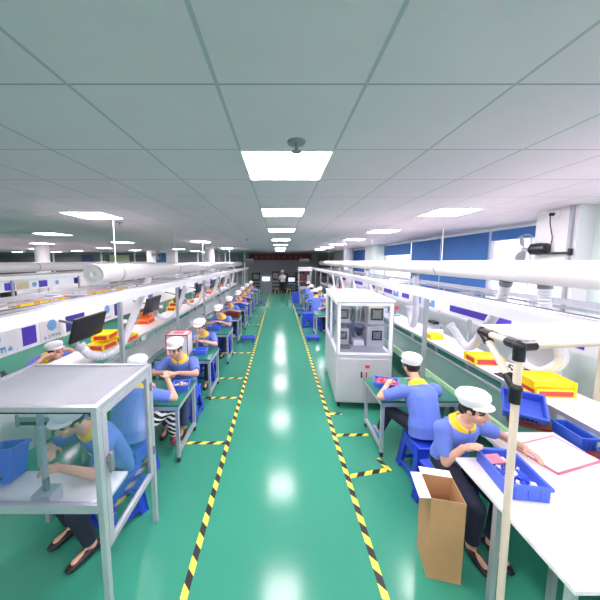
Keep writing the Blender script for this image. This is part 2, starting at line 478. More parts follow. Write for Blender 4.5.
def gantry(sx, xf, xr, y0, y1, label, first_post, pitch, tray=True):
    t = thing('overhead_frame', label, 'overhead frame')
    MB().box((sx * xf - .05, y0, 1.88), (sx * xf + .05, y1, 2.0)).build('front_beam', 'white', t, .004)
    if tray:
        m = MB(); c = sx * (xf + .17)
        m.box((c - .11, y0, 1.955), (c + .11, y1, 1.965)); m.box((c - .11, y0, 1.965), (c - .10, y1, 2.0)); m.box((c + .10, y0, 1.965), (c + .11, y1, 2.0))
        m.build('cable_tray', 'grey', t)
        m = MB(); rng = random.Random(int(xf * 10) + sx)
        for q, (off, r) in enumerate(((-.05, .016), (0, .012), (.05, .015))):
            pts = [(c + off + rng.uniform(-.012, .012), y0 + (y1 - y0) * i / 40, 1.967 + r) for i in range(41)]
            m.tube(pts, r, 6)
        m.build('cable', 'lightgrey', t)
    MB().box((sx * (xf + .40) - .02, y0, 1.93), (sx * (xf + .40) + .02, y1, 1.97)).build('middle_rail', 'alu', t)
    if xf < 3: MB().box((sx * 3.31 - .015, y0, 1.90), (sx * 3.31 + .015, y1, 1.93)).build('light_rail', 'alu', t)
    MB().box((sx * xr - .03, y0, 1.90), (sx * xr + .03, y1, 1.97)).build('rear_beam', 'lightgrey', t)
    a, b = sorted((sx * (xf + .05), sx * (xr - .03)))
    y = first_post
    while y < y1:
        MB().box((a, y + .30, 1.90), (b, y + .34, 1.93)).build('crossbar', 'alu', t)
        MB().box((sx * xf - .025, y - .025, 0), (sx * xf + .025, y + .025, 1.88)).build('post', 'alu', t)
        MB().box((sx * xr - .022, y + .878, 0), (sx * xr + .022, y + .922, 1.90)).build('post', 'alu', t)
        y += pitch
    return t
gantry(1, 2.27, 3.62, LY0, LY1, 'white overhead beam frame on posts above the window-side line', 4.05, 2.1)
gantry(-1, 2.27, 3.62, 1.2, LY1, 'white overhead beam frame on posts above the monitor-side line', 3.72, 2.1)
gantry(-1, 7.9, 9.9, 4.5, 17.4, 'white overhead beam frame of the second line beyond the wide side aisle', 5.2, 2.6)

# ducts
def duct(x, z, r, y0, y1, label, hang):
    t = thing('air_duct', label, 'air duct', (x, 0, z))
    MB().cyl((0, y0, 0), (0, y1, 0), r, None, 32).build('pipe', 'duct', t)
    m = MB().lathe([(.001, 0), (r * .25, .012), (r * .3, .02), (r * .62, .02), (r * .7, .008), (r * .98, .012), (r * 1.06, .02), (r * 1.06, -.05), (.001, -.05)], (0, y0, 0), m=Matrix.Rotation(R(90), 3, 'X'))
    m.build('end_cap', 'duct', t)
    y = y0 + .55
    while y < y1:
        mm = MB(); n = 24
        mm.cyl((0, y - .02, 0), (0, y + .02, 0), r * 1.03, None, 28)
        mm.build('clamp', 'lightgrey', t)
        MB().cyl((0, y, r), (0, y, ZC - z), .006, None, 8).build('hanger_rod', 'white', t)
        y += hang
    return t
duct(-2.80, 2.25, .15, 4.0, LY1, 'round white air duct with capped end above the monitor-side line', 2.6)
duct(2.95, 2.32, .138, .6, LY1, 'round white air duct hung above the window-side line', 3.7)
duct(-8.3, 2.25, .16, 4.5, 17.4, 'round white air duct above the second line beyond the side aisle', 4.0)

def spline(pts, n=8):
    pts = [V(p) for p in pts]; out = []
    P = [pts[0] * 2 - pts[1]] + pts + [pts[-1] * 2 - pts[-2]]
    for i in range(1, len(P) - 2):
        for k in range(n):
            t = k / n
            a, b, c, d = P[i - 1], P[i], P[i + 1], P[i + 2]
            out.append(.5 * ((2 * b) + (c - a) * t + (2 * a - 5 * b + 4 * c - d) * t * t + (3 * b - a - 3 * c + d) * t ** 3))
    out.append(pts[-1]); return out
def hose(pts, r, m, label, cuff=True):
    o = V(pts[0]); P = spline([V(p) - o for p in pts], 14)
    t = thing('flexible_hose', label, 'hose', o, 0, 'flexible extraction hoses')
    L = sum((P[i + 1] - P[i]).length for i in range(len(P) - 1)); n = max(20, int(L / .016))
    # resample evenly and corrugate
    acc = [0]
    for i in range(len(P) - 1): acc.append(acc[-1] + (P[i + 1] - P[i]).length)
    Q = []; j = 0
    for i in range(n + 1):
        s = L * i / n
        while j < len(P) - 2 and acc[j + 1] < s: j += 1
        f = (s - acc[j]) / max(1e-6, acc[j + 1] - acc[j]); Q.append(P[j].lerp(P[j + 1], min(1, f)))
    MB().tube(Q, [r * (1.0 if i % 2 else .88) for i in range(n + 1)], 12).build('tube', m, t)
    if cuff:
        d = (Q[2] - Q[0]).normalized(); MB().cyl(Q[0] - d * .01, Q[0] + d * .05, r * 1.12, None, 16).build('cuff', 'grey', t)
        d = (Q[-1] - Q[-3]).normalized(); MB().lathe([(r * .9, 0), (r * 1.1, .01), (r * 1.25, .07), (r * 1.0, .07), (r * .8, .01)], Q[-1], m=d.to_track_quat('Z', 'Y').to_matrix()).build('nozzle', 'hose', t)
    return t
hose([(-2.82, 5.75, 2.11), (-2.80, 5.3, 1.7), (-2.72, 4.75, 1.3), (-2.66, 4.32, 1.04), (-2.74, 4.04, .975), (-2.88, 3.93, 1.02), (-2.98, 3.90, 1.13)], .066, 'whitehose', 'thick pale hose slanting down to the near end of the monitor-side worktop')
for k in range(1, 6):
    y = 5.75 + 2.1 * k
    hose([(-2.80, y, 2.11), (-2.79, y - .08, 1.75), (-2.80, y - .35, 1.35), (-2.88, y - .62, 1.05), (-2.99, y - .95, .965), (-3.03, y - 1.2, 1.03), (-3.05, y - 1.4, 1.14)], .058, 'whitehose',
         '%s pale extraction hose dropping from the duct to the monitor-side worktop' % ORD[k - 1])
RH = [(3.42, 'grey'), (5.45, 'x'), (7.5, 'x'), (9.6, 'x'), (11.7, 'x')]
hose([(2.93, 3.42, 2.19), (2.98, 3.5, 2.02), (3.04, 3.66, 1.75), (3.10, 3.92, 1.42), (3.19, 4.22, 1.11), (3.25, 4.44, .985), (3.28, 4.64, 1.0), (3.29, 4.82, 1.12), (3.26, 4.90, 1.2)], .066, 'hose', 'grey extraction hose curling above the small yellow and red tray')
hose([(3.0, 2.98, 2.19), (3.02, 2.98, 1.95), (3.2, 3.02, 1.6), (3.43, 3.12, 1.25), (3.45, 3.35, 1.0), (3.44, 3.52, .985), (3.42, 3.68, 1.05)], .062, 'whitehose', 'pale ribbed hose dropping behind the big yellow bin')
hose([(2.95, 5.75, 2.18), (2.97, 5.74, 1.8), (3.0, 5.76, 1.35), (3.04, 5.9, 1.04), (3.12, 6.15, .97), (3.22, 6.42, 1.03), (3.28, 6.6, 1.15), (3.28, 6.62, 1.24)], .066, 'hose', 'grey hose bent into a hook on the worktop beside the glass machine')
for k in range(4):
    y = 8.9 + 2.1 * k
    hose([(2.95, y, 2.18), (2.98, y - .1, 1.8), (3.04, y - .35, 1.35), (3.06, y - .55, 1.05), (3.12, y - .65, .97), (3.22, y - .5, .99), (3.3, y - .2, 1.1)], .06, 'whitehose', '%s pale hose on the window-side worktop beyond the glass machine' % ORD[k])

# work lights under the frames
wl = None
for sx, nm, ya in ((1, 'window-side', 1.35), (-1, 'monitor-side', 4.1)):
    for k in range(8):
        lb = '%s slim work light under the %s beam frame' % (ORD[k], nm)
        loc = (sx * 3.31, ya + 1.9 * k, 1.80)
        if wl is None:
            wl = thing('work_light', lb, 'work light', loc, 0, 'slim work lights under the beam frames')
            MB().box((-.035, 0, .03), (.035, 1.2, .05)).build('housing', 'white', wl)
            MB().box((-.028, .02, .022), (.028, 1.18, .03)).build('diffuser', 'worklight', wl)
            for q in (.15, 1.05): MB().box((-.006, q - .01, .05), (.006, q + .01, .10)).build('hanger', 'alu', wl)
        else: dup(wl, loc, None, lb)
# sign boards with posters
def glyph(mb, o, u, v, s, rng, n=6, th=None):
    o, u, v = V(o), V(u), V(v); nrm = u.cross(v).normalized(); th = th or s * .12
    for k in range(n):
        if k % 2: a = V((rng.uniform(.1, .3), rng.uniform(.15, .9))); b = V((rng.uniform(.7, .95), a.y))
        else: a = V((rng.uniform(.15, .85), rng.uniform(.5, .95))); b = V((a.x + rng.uniform(-.08, .08), rng.uniform(.05, .4)))
        p, q = o + u * a.x * s + v * a.y * s, o + u * b.x * s + v * b.y * s
        mb.bar(p, q, th, .002, nrm)
rng = random.Random(4)
sb = thing('sign_board', 'long white sign board with purple patches behind the window-side worktop', 'sign board')
MB().box((3.55, LY0, 1.36), (3.585, LY1, 1.60)).build('board', 'poster', sb)
for a, b, m_ in ((1.6, 2.45, 'purple'), (3.0, 3.78, 'purple'), (3.98, 5.45, 'purple'), (7.2, 7.62, 'purple'), (8.3, 8.95, 'purple'), (9.1, 9.7, 'tan'), (9.8, 10.5, 'purple'), (11.3, 12.7, 'purple'), (14.2, 14.9, 'deepblue'), (15.8, 16.3, 'purple')):
    MB().box((3.546, a, 1.415), (3.55, b, 1.565)).build('sign_panel', m_, sb)
for a in (6.0, 6.6, 7.85):
    m_ = MB(); m_.box((3.546, a, 1.39), (3.55, a + .35, 1.58)); m_.build('notice', 'signblue', sb)
    m2 = MB(); m2.cyl((3.541, a + .17, 1.52), (3.546, a + .17, 1.52), .045, None, 20); m2.build('emblem', 'poster', sb)
sb = thing('sign_board', 'long white sign board with posters and purple squares behind the monitor-side worktop', 'sign board')
MB().box((-3.585, 1.4, 1.22), (-3.55, LY1, 1.58)).build('board', 'poster', sb)
for a, b, m_ in ((3.57, 3.78, 'purple'), (4.32, 4.75, 'deepblue'), (5.62, 5.85, 'deepblue'), (7.1, 7.35, 'purple'), (9.0, 9.4, 'purple'), (11, 11.5, 'deepblue'), (13.5, 14, 'purple')):
    MB().box((-3.55, a, 1.27), (-3.546, b, 1.53)).build('sign_panel', m_, sb)
for a, b in ((2.9, 3.5), (3.84, 4.26), (5.2, 5.55)):
    MB().box((-3.55, a, 1.24), (-3.546, b, 1.56)).build('poster', 'plaswhite', sb)
    e = MB(); c = (a + b) / 2
    e.cyl((-3.546, c, 1.46), (-3.543, c, 1.46), .085, None, 24); e.build('emblem', 'signblue', sb)
    g = MB()
    for q in range(5): glyph(g, (-3.542, a + .05 + q * (b - a - .1) / 5, 1.265), (0, 1, 0), (0, 0, 1), (b - a - .1) / 5.6, rng)
    g.build('lettering', 'signblue', sb)
sb = thing('sign_board', 'white sign board with purple squares hanging from the second line beyond the side aisle', 'sign board')
MB().box((-7.96, 4.5, 1.55), (-7.93, 17.4, 1.87)).build('board', 'poster', sb)
for a, b, m_ in ((7.6, 7.9, 'purple'), (8.7, 9.02, 'purple'), (11.0, 11.4, 'purple'), (7.95, 8.35, 'tan'), (10.2, 10.5, 'deepblue')):
    MB().box((-7.93, a, 1.59), (-7.926, b, 1.81)).build('sign_panel', m_, sb)
for a in (8.42, 9.3):
    MB().cyl((-7.93, a + .12, 1.7), (-7.926, a + .12, 1.7), .08, None, 20).build('emblem', 'signblue', sb)

# second line beyond the side aisle
t = thing('worktop', 'white worktop of the second line beyond the side aisle carrying orange bins', 'worktop')
MB().box((-9.8, 5.0, .865), (-8.3, 17.4, .90)).build('top', 'top', t)
MB().box((-8.3, 5.0, .5), (-8.28, 17.4, .865)).build('front_panel', 'lightgrey', t)
for y in (5.2, 8, 11, 14, 17):
    for x in (-8.35, -9.75): MB().box((x - .025, y, 0), (x + .025, y + .05, .865)).build('leg', 'alu', t)

t = thing('worktop', 'broad white worktop added in the side bay to cut green floor bounce', 'worktop')  # added bench: covers green floor so less green bounces onto the ceiling
MB().box((-15.5, 9.0, .865), (-12.2, LY1, .90)).build('top', 'top', t)
MB().box((-12.24, 9.0, .2), (-12.2, LY1, .865)).build('front_panel', 'white', t)
for y in (9.2, 12, 15, 18):
    for x in (-12.3, -15.4): MB().box((x - .025, y, 0), (x + .025, y + .05, .865)).build('leg', 'alu', t)
t = thing('worktop', 'white side bench along the wide side aisle before the second line', 'worktop')
MB().box((-7.6, 9.0, .72), (-6.7, 17.4, .75)).build('top', 'top', t)
MB().box((-6.74, 9.0, .25), (-6.7, 17.4, .72)).build('front_panel', 'lightgrey', t)
for y in (9.2, 12, 14.6, 17.2):
    for x in (-6.8, -7.5): MB().box((x - .025, y, 0), (x + .025, y + .05, .72)).build('leg', 'alu', t)
# monitors over the worktop
mon = None
for k, (y, lb) in enumerate(((4.2, 'big black tilted monitor above the worktop beside the blue posters'), (6.35, 'black tilted monitor next after the biggest one on the monitor-side line'), (8.15, 'third black tilted monitor along the monitor-side line'),
                             (10.1, 'fourth black tilted monitor along the monitor-side line'), (12.2, 'fifth black tilted monitor along the monitor-side line'), (14.3, 'sixth black tilted monitor along the monitor-side line'))):
    if mon is None:
        mon = thing('monitor', lb, 'monitor', (-3.08, y, 1.40), 0, 'black monitors over the worktop')
        rot = RY(R(16))
        MB().cbox((0, 0, 0), (.035, .72, .40), rot).build('housing', 'black', mon, .006)
        MB().cbox(rot @ V((.019, 0, .01)), (.003, .69, .36), rot).build('screen', 'screen', mon)
        m = MB().cbox((-.03, 0, 0), (.04, .12, .12), rot); m.bar((-.05, 0, 0), (-.50, 0, .10), .04, .03); m.build('mount_arm', 'grey', mon)
    else: dup(mon, (-3.08, y, 1.40), None, lb)

# ================================================================== BINS, TRAYS AND SMALL THINGS
def tote(name, label, loc, rz, size, m, group=None, tilt=0, contents=None, cat='bin', slots=False):
    w_, d_, h_ = size
    t = thing(name, label, cat, loc, rz, group); t.rotation_euler = (tilt, 0, rz)
    b = MB().open_box((-w_ / 2, -d_ / 2, 0), (w_ / 2, d_ / 2, h_), .008)
    b.build('body', m, t, .002)
    r_ = MB().ring_frame((-w_ / 2 - .012, -d_ / 2 - .012, h_ - .02), (w_ / 2 + .012, d_ / 2 + .012, h_ + .004), .018, 'z')
    for s in (-1, 1):
        for q in (-.3, 0, .3): r_.box((q * w_ - .006, s * (d_ / 2) - .006, .02), (q * w_ + .006, s * (d_ / 2) + .006, h_ - .02))
    r_.build('rim', m, t, .002)
    if slots:
        sl = MB()
        for q in range(7): sl.box((-w_ / 2 + .05 + q * (w_ - .1) / 7, -d_ / 2 - .009, .03), (-w_ / 2 + .05 + q * (w_ - .1) / 7 + .02, -d_ / 2 - .001, .055))
        sl.build('slot', 'black', t)
    return t
def yellow_tray(label, loc, rz, size=(.42, .30, .13), group='yellow and red trays on the worktops', m1='yellow', m2='red'):
    w_, d_, h_ = size
    t = thing('parts_tray', label, 'tray', loc, rz, group)
    b = MB()
    for sx in (-1, 1):
        for sy in (-1, 1): b.box((sx * w_ / 2 - .015, sy * d_ / 2 - .015, 0), (sx * w_ / 2 + .015, sy * d_ / 2 + .015, h_))
    b.ring_frame((-w_ / 2 - .01, -d_ / 2 - .01, h_ - .032), (w_ / 2 + .01, d_ / 2 + .01, h_), .02, 'z')
    b.ring_frame((-w_ / 2 - .01, -d_ / 2 - .01, .0), (w_ / 2 + .01, d_ / 2 + .01, .010), .02, 'z')
    b.box((-w_ / 2, -d_ / 2, h_ - .032), (w_ / 2, d_ / 2, h_ - .024))
    b.build('frame', m1, t, .003)
    MB().open_box((-w_ / 2 + .012, -d_ / 2 - .004, .011), (w_ / 2 - .012, d_ / 2 + .004, h_ - .034), .006).build('insert', m2, t)
    return t
# window side
yellow_tray('large yellow tray with red insert stacked under another on the window-side worktop', (3.16, 3.04, .901), R(-4), (.40, .30, .10))
yellow_tray('large yellow tray on top of its twin beside the beige pipe frame', (3.17, 3.06, 1.004), R(-6), (.42, .30, .07), m2='yellow')
yellow_tray('small yellow and red tray under the grey extraction hose', (3.14, 3.94, .901), R(-5), (.40, .26, .12))
yellow_tray('small yellow tray beside the soldering station on the window-side worktop', (3.10, 5.2, .901), R(4), (.24, .18, .10), m2='yellow')
yellow_tray('orange and red tray on the far stretch of the window-side worktop', (3.2, 9.75, .901), 0, (.5, .4, .14), m1='orange')
yellow_tray('red and orange tray farthest along the window-side worktop', (3.2, 13.65, .901), 0, (.5, .4, .14), m1='red')
# monitor side
rngb = random.Random(8)
for k, (x, y, z, mm, lb) in enumerate((
        (-3.16, 4.62, .90, 'yellow', 'yellow and red tray beneath another next to the hose bend below the biggest monitor'),
        (-3.22, 4.78, 1.025, 'yellow', 'yellow and red tray stacked on top below the biggest monitor'),
        (-3.0, 5.05, .90, 'yellow', 'little yellow tray beside the aluminium post on the monitor-side worktop'),
        (-3.36, 6.55, .90, 'orange', 'orange and red tray beneath another below the second monitor'),
        (-3.37, 6.75, 1.025, 'orange', 'orange and red tray stacked on top below the second monitor'),
        (-3.36, 8.3, .90, 'yellow', 'yellow and red tray beneath another below the third monitor'),
        (-3.37, 8.45, 1.025, 'yellow', 'yellow and red tray stacked on top below the third monitor'),
        (-3.36, 9.7, .90, 'orange', 'orange tray just before the fourth monitor'),
        (-3.36, 11.2, .90, 'orange', 'orange tray between the fourth and fifth monitors'),
        (-3.36, 12.6, .90, 'orange', 'orange tray just beyond the fifth monitor'),
        (-3.36, 14.2, .90, 'orange', 'orange tray beside the sixth monitor'),
        (-3.36, 16.0, .90, 'orange', 'orange tray farthest along the monitor-side worktop'))):
    yellow_tray(lb, (x, y, z + .002), R(90 + rngb.uniform(-8, 8)), (.34, .26, .12), m1=mm)
for k, (x, y) in enumerate(((-8.75, 8.9), (-8.8, 9.6), (-9.0, 10.9), (-8.8, 12.6), (-8.9, 13.3), (-8.9, 14.8))):
    yellow_tray('%s orange tray on the second line beyond the side aisle' % ORD[k], (x, y, .902), R(90 + rngb.uniform(-8, 8)), (.5, .4, .18), 'orange trays on the second line', 'orange', 'yellow')

# blue bins tipped under the window-side worktop
tote('parts_bin', 'blue open bin tipped towards the conveyor behind the seated woman', (2.62, 2.72, .86), R(-34), (.34, .27, .12), 'bluebin', 'blue parts bins by the window-side conveyor', R(34), slots=True)
tote('parts_bin', 'dark blue bin behind the corner of the pink-edged white tray', (2.785, 2.36, .75), R(-4), (.13, .28, .12), 'darkbluebin', 'blue parts bins by the window-side conveyor')
tote('parts_bin', 'dark blue bin past the far end of the pink-edged white tray', (2.785, 1.98, .75), R(-3), (.13, .24, .12), 'darkbluebin', 'blue parts bins by the window-side conveyor')
tag(MB().box((-.17, -.17, 0), (.17, .20, .035)).build('wooden_block', 'darkred', None, .003, (2.66, 2.70, .746), (0, 0, R(-34))), 'dark red wooden block propping up the tipped blue bin', 'block')
tag(MB().box((-.06, -.04, 0), (.06, .04, .025)).build('wooden_board', 'darkred', None, .003, (2.785, 2.16, .747), (0, 0, R(-2))), 'dark red board lying on the conveyor under the worktop edge', 'board')
# white side board over the conveyor with the pink-edged tray
t = thing('side_board', 'white board bridging the conveyor in front of the seated woman', 'board', (0, 0, 0))
MB().box((1.98, 1.05, .755), (2.68, 2.44, .785)).build('top', 'top', t, .003)
for y in (1.15, 2.3): MB().box((2.0, y - .02, 0), (2.04, y + .02, .755)).build('leg', 'alu', t)
t = thing('display_tray', 'white tray with pink edge lying on the white board', 'tray', (2.385, 2.14, .786), R(15))
MB().box((-.25, -.155, 0), (.25, .155, .012)).build('panel', 'poster', t, .002)
MB().ring_frame((-.262, -.167, 0), (.262, .167, .014), .012, 'z').build('edge', 'pink', t, .002)

# ------------------------------------------------------------------ beige pipe frame near the camera
t = thing('pipe_rack', 'beige pipe frame with black joints and a white shelf board', 'pipe rack')
PX, PY, PZ = 1.35, 1.45, 1.975
MB().cyl((PX + .03, PY, 0), (PX, PY, PZ), .020, None, 20).build('upright', 'pipe', t)
MB().cyl((PX, PY, PZ), (PX + .03, PY + .31, PZ), .021, None, 16).build('side_pipe', 'pipe', t)
MB().cyl((PX, PY, PZ), (PX + .95, PY + .06, PZ + .02), .021, None, 16).build('cross_pipe', 'pipe', t)
MB().cyl((PX + .03, PY + .31, PZ), (PX + .95, PY + .38, PZ + .02), .021, None, 16).build('cross_pipe', 'pipe', t)
MB().cyl((PX, PY, PZ - .25), (PX + .03, PY + .31, PZ), .021, None, 16).build('brace', 'pipe', t)
MB().cyl((PX + .95, PY + .38, 1.45), (PX + .95, PY + .38, PZ + .02), .021, None, 16).build('upright', 'pipe', t)
MB().box((0, 0, 0), (.93, .34, .018), Matrix.Translation((PX + .05, PY, PZ + .022)) @ RZ(R(4))).build('shelf_board', 'plaswhite', t, .002)
def joint(c, dirs, name='joint'):
    c = V(c); m = MB(); m.ell(c, (.034,) * 3)
    for d in dirs:
        d = V(d).normalized(); m.cyl(c, c + d * .085, .030, .029, 18)
    m.build(name, 'black', t)
joint((PX, PY, PZ), ((.03, .31, 0), (.95, .06, .02), (0.02, 0, -1)))
joint((PX + .03, PY + .31, PZ), ((.95, .07, .02), (-.03, -.31, 0), (-.03, -.31, -.25)))
joint((PX, PY, PZ - .25), ((.03, .31, .25), (0, 0, -.6)))

# ------------------------------------------------------------------ blue stools
def make_stool(label, loc, rz, group='blue plastic stools'):
    t = thing('plastic_stool', label, 'stool', loc, rz, group)
    H, a, b = .445, .165, .215
    MB().box((-a - .012, -a - .012, H - .035), (a + .012, a + .012, H)).build('seat', 'bluestool', t, .012)
    for sx in (-1, 1):
        for sy in (-1, 1):
            m = MB()
            for ux, uy in ((.085, .022), (.022, .085)):
                def ring(s, z): return [V((sx * s, sy * s, z)), V((sx * (s - ux), sy * s, z)), V((sx * (s - ux), sy * (s - uy), z)), V((sx * s, sy * (s - uy), z))]
                m.add(ring(b, 0) + ring(a, H - .035), [(0, 1, 2, 3), (4, 5, 6, 7), (0, 1, 5, 4), (1, 2, 6, 5), (2, 3, 7, 6), (3, 0, 4, 7)])
            m.build('leg', 'bluestool', t)
    f = lambda z: b + (a - b) * z / (H - .035)
    for z0, z1, nm in ((.30, H - .035, 'apron'), (.05, .10, 'rung')):
        m = MB()
        for q in range(4):
            r4 = RZ(q * PI / 2); s0, s1 = f(z0), f(z1); i_ = .018
            vs = [V((-s0 + .03, -s0 + .002, z0)), V((s0 - .03, -s0 + .002, z0)), V((s0 - .03, -s0 + i_, z0)), V((-s0 + .03, -s0 + i_, z0)), V((-s1 + .03, -s1 + .002, z1)), V((s1 - .03, -s1 + .002, z1)), V((s1 - .03, -s1 + i_, z1)), V((-s1 + .03, -s1 + i_, z1))]
            m.add([r4 @ v for v in vs], [(0, 1, 2, 3), (4, 5, 6, 7), (0, 1, 5, 4), (1, 2, 6, 5), (2, 3, 7, 6), (3, 0, 4, 7)])
        m.build(nm, 'bluestool', t)
    return t
stool = make_stool('blue plastic stool under the worker who sits with back turned beside the machine', (1.66, 2.84, 0), R(3))

# ------------------------------------------------------------------ green topped tables
def make_table(label, loc, w_=.98, d_=.66, rz=0):
    # origin: the aisle-side near corner; the table runs along +x
    t = thing('workbench', label, 'table', loc, rz, 'green topped side tables')
    MB().box((0, 0, .722), (w_, d_, .75)).build('tabletop', 'greentop', t, .003)
    MB().ring_frame((.004, .004, .672), (w_ - .004, d_ - .004, .722), .04, 'z').build('apron', 'alu', t)
    for x in (.03, w_ - .03):
        for y in (.03, d_ - .03):
            lg = MB().box((x - .02, y - .02, .065), (x + .02, y + .02, .672)).build('leg', 'alu', t, .003)
            m = MB().cyl((x - .012, y, .028), (x + .012, y, .028), .028, None, 16); m.box((x - .018, y - .016, .03), (x + .018, y + .016, .066)); m.build('castor', 'rubber', lg)
        MB().box((x - .018, .05, .10), (x + .018, d_ - .05, .145)).build('stretcher', 'alu', t)
    return t
tabR = make_table('green topped table with aluminium legs in front of the glass machine', (1.245, 3.08, 0))
TL = [2.99, 4.45, 6.08, 7.7, 9.3, 10.9, 12.5, 14.1, 15.7]
for k, y in enumerate(TL):
    dup(tabR, (-1.20 - .98, y, 0), None, '%s green topped side table along the monitor-side conveyor' % ORD[k])
TR = [8.3, 10.6, 12.4, 14.2]
for k, y in enumerate(TR):
    dup(tabR, (1.15, y, 0), None, '%s green topped side table beyond the glass machine' % ORD[k])

# ================================================================== PEOPLE
def ik(S, T, l1, l2, pole):
    S, T = V(S), V(T); d = T - S; L = min(d.length, (l1 + l2) * .995); d.normalize(); T = S + d * L
    a = (l1 * l1 - l2 * l2 + L * L) / (2 * L); h = math.sqrt(max(0, l1 * l1 - a * a))
    p = V(pole); p = (p - d * p.dot(d)).normalized()
    return S + d * a + p * h, T
def remesh(mb, name, mats, voxel, smooth=3):
    me = bpy.data.meshes.new('tmp'); me.from_pydata(mb.v, [], mb.f); me.update()
    bm = bmesh.new(); bm.from_mesh(me); bmesh.ops.recalc_face_normals(bm, faces=bm.faces); bm.to_mesh(me); bm.free()
    o = bpy.data.objects.new('tmp', me); C.objects.link(o)
    r_ = o.modifiers.new('r', 'REMESH'); r_.mode = 'VOXEL'; r_.voxel_size = voxel
    s_ = o.modifiers.new('s', 'SMOOTH'); s_.factor = .5; s_.iterations = smooth
    bpy.context.view_layer.update()
    dg = bpy.context.evaluated_depsgraph_get()
    out = bpy.data.meshes.new_from_object(o.evaluated_get(dg)); out.name = name
    bpy.data.objects.remove(o); bpy.data.meshes.remove(me)
    out.materials.clear()
    for mm in mats: out.materials.append(M[mm])
    out.polygons.foreach_set('use_smooth', [True] * len(out.polygons))
    return out
def link(name, me, parent):
    o = bpy.data.objects.new(name, me); C.objects.link(o); o.parent = parent; return o

def hand(mb, W, d, n, side, curl, fing=True):
    # W wrist, d finger direction, n palm normal, side: which side the thumb leaves
    d = V(d).normalized(); n = V(n); n = (n - d * n.dot(d)).normalized(); s = d.cross(n).normalized() * side
    W = V(W)
    mb.loft([(W - d * .01, s * .026, n * .02), (W + d * .03, s * .036, n * .016), (W + d * .085, s * .041, n * .014), (W + d * .092, s * .036, n * .01)], 12)
    for i, (off, L) in enumerate(((.030, .072), (.010, .080), (-.010, .074), (-.030, .058))):
        p = W + d * .082 + s * off; ang = 0; q = p
        for seg, f in enumerate((.45, .32, .23)):
            ang += curl * (.8 + .15 * i * .3)
            dd = d * math.cos(ang) + n * math.sin(ang)
            r0 = .0092 - .0007 * seg
            e = q + dd * L * f; mb.cap(q, e, r0, r0 - .0007, 8); q = e
    p = W + d * .025 + s * .03; e = p + (d * .55 + s * .6 + n * .35).normalized() * .038
    mb.cap(p, e, .012, .0105, 8); mb.cap(e, e + (d * .85 + s * .1 + n * .5).normalized() * .032, .0105, .0085, 8)

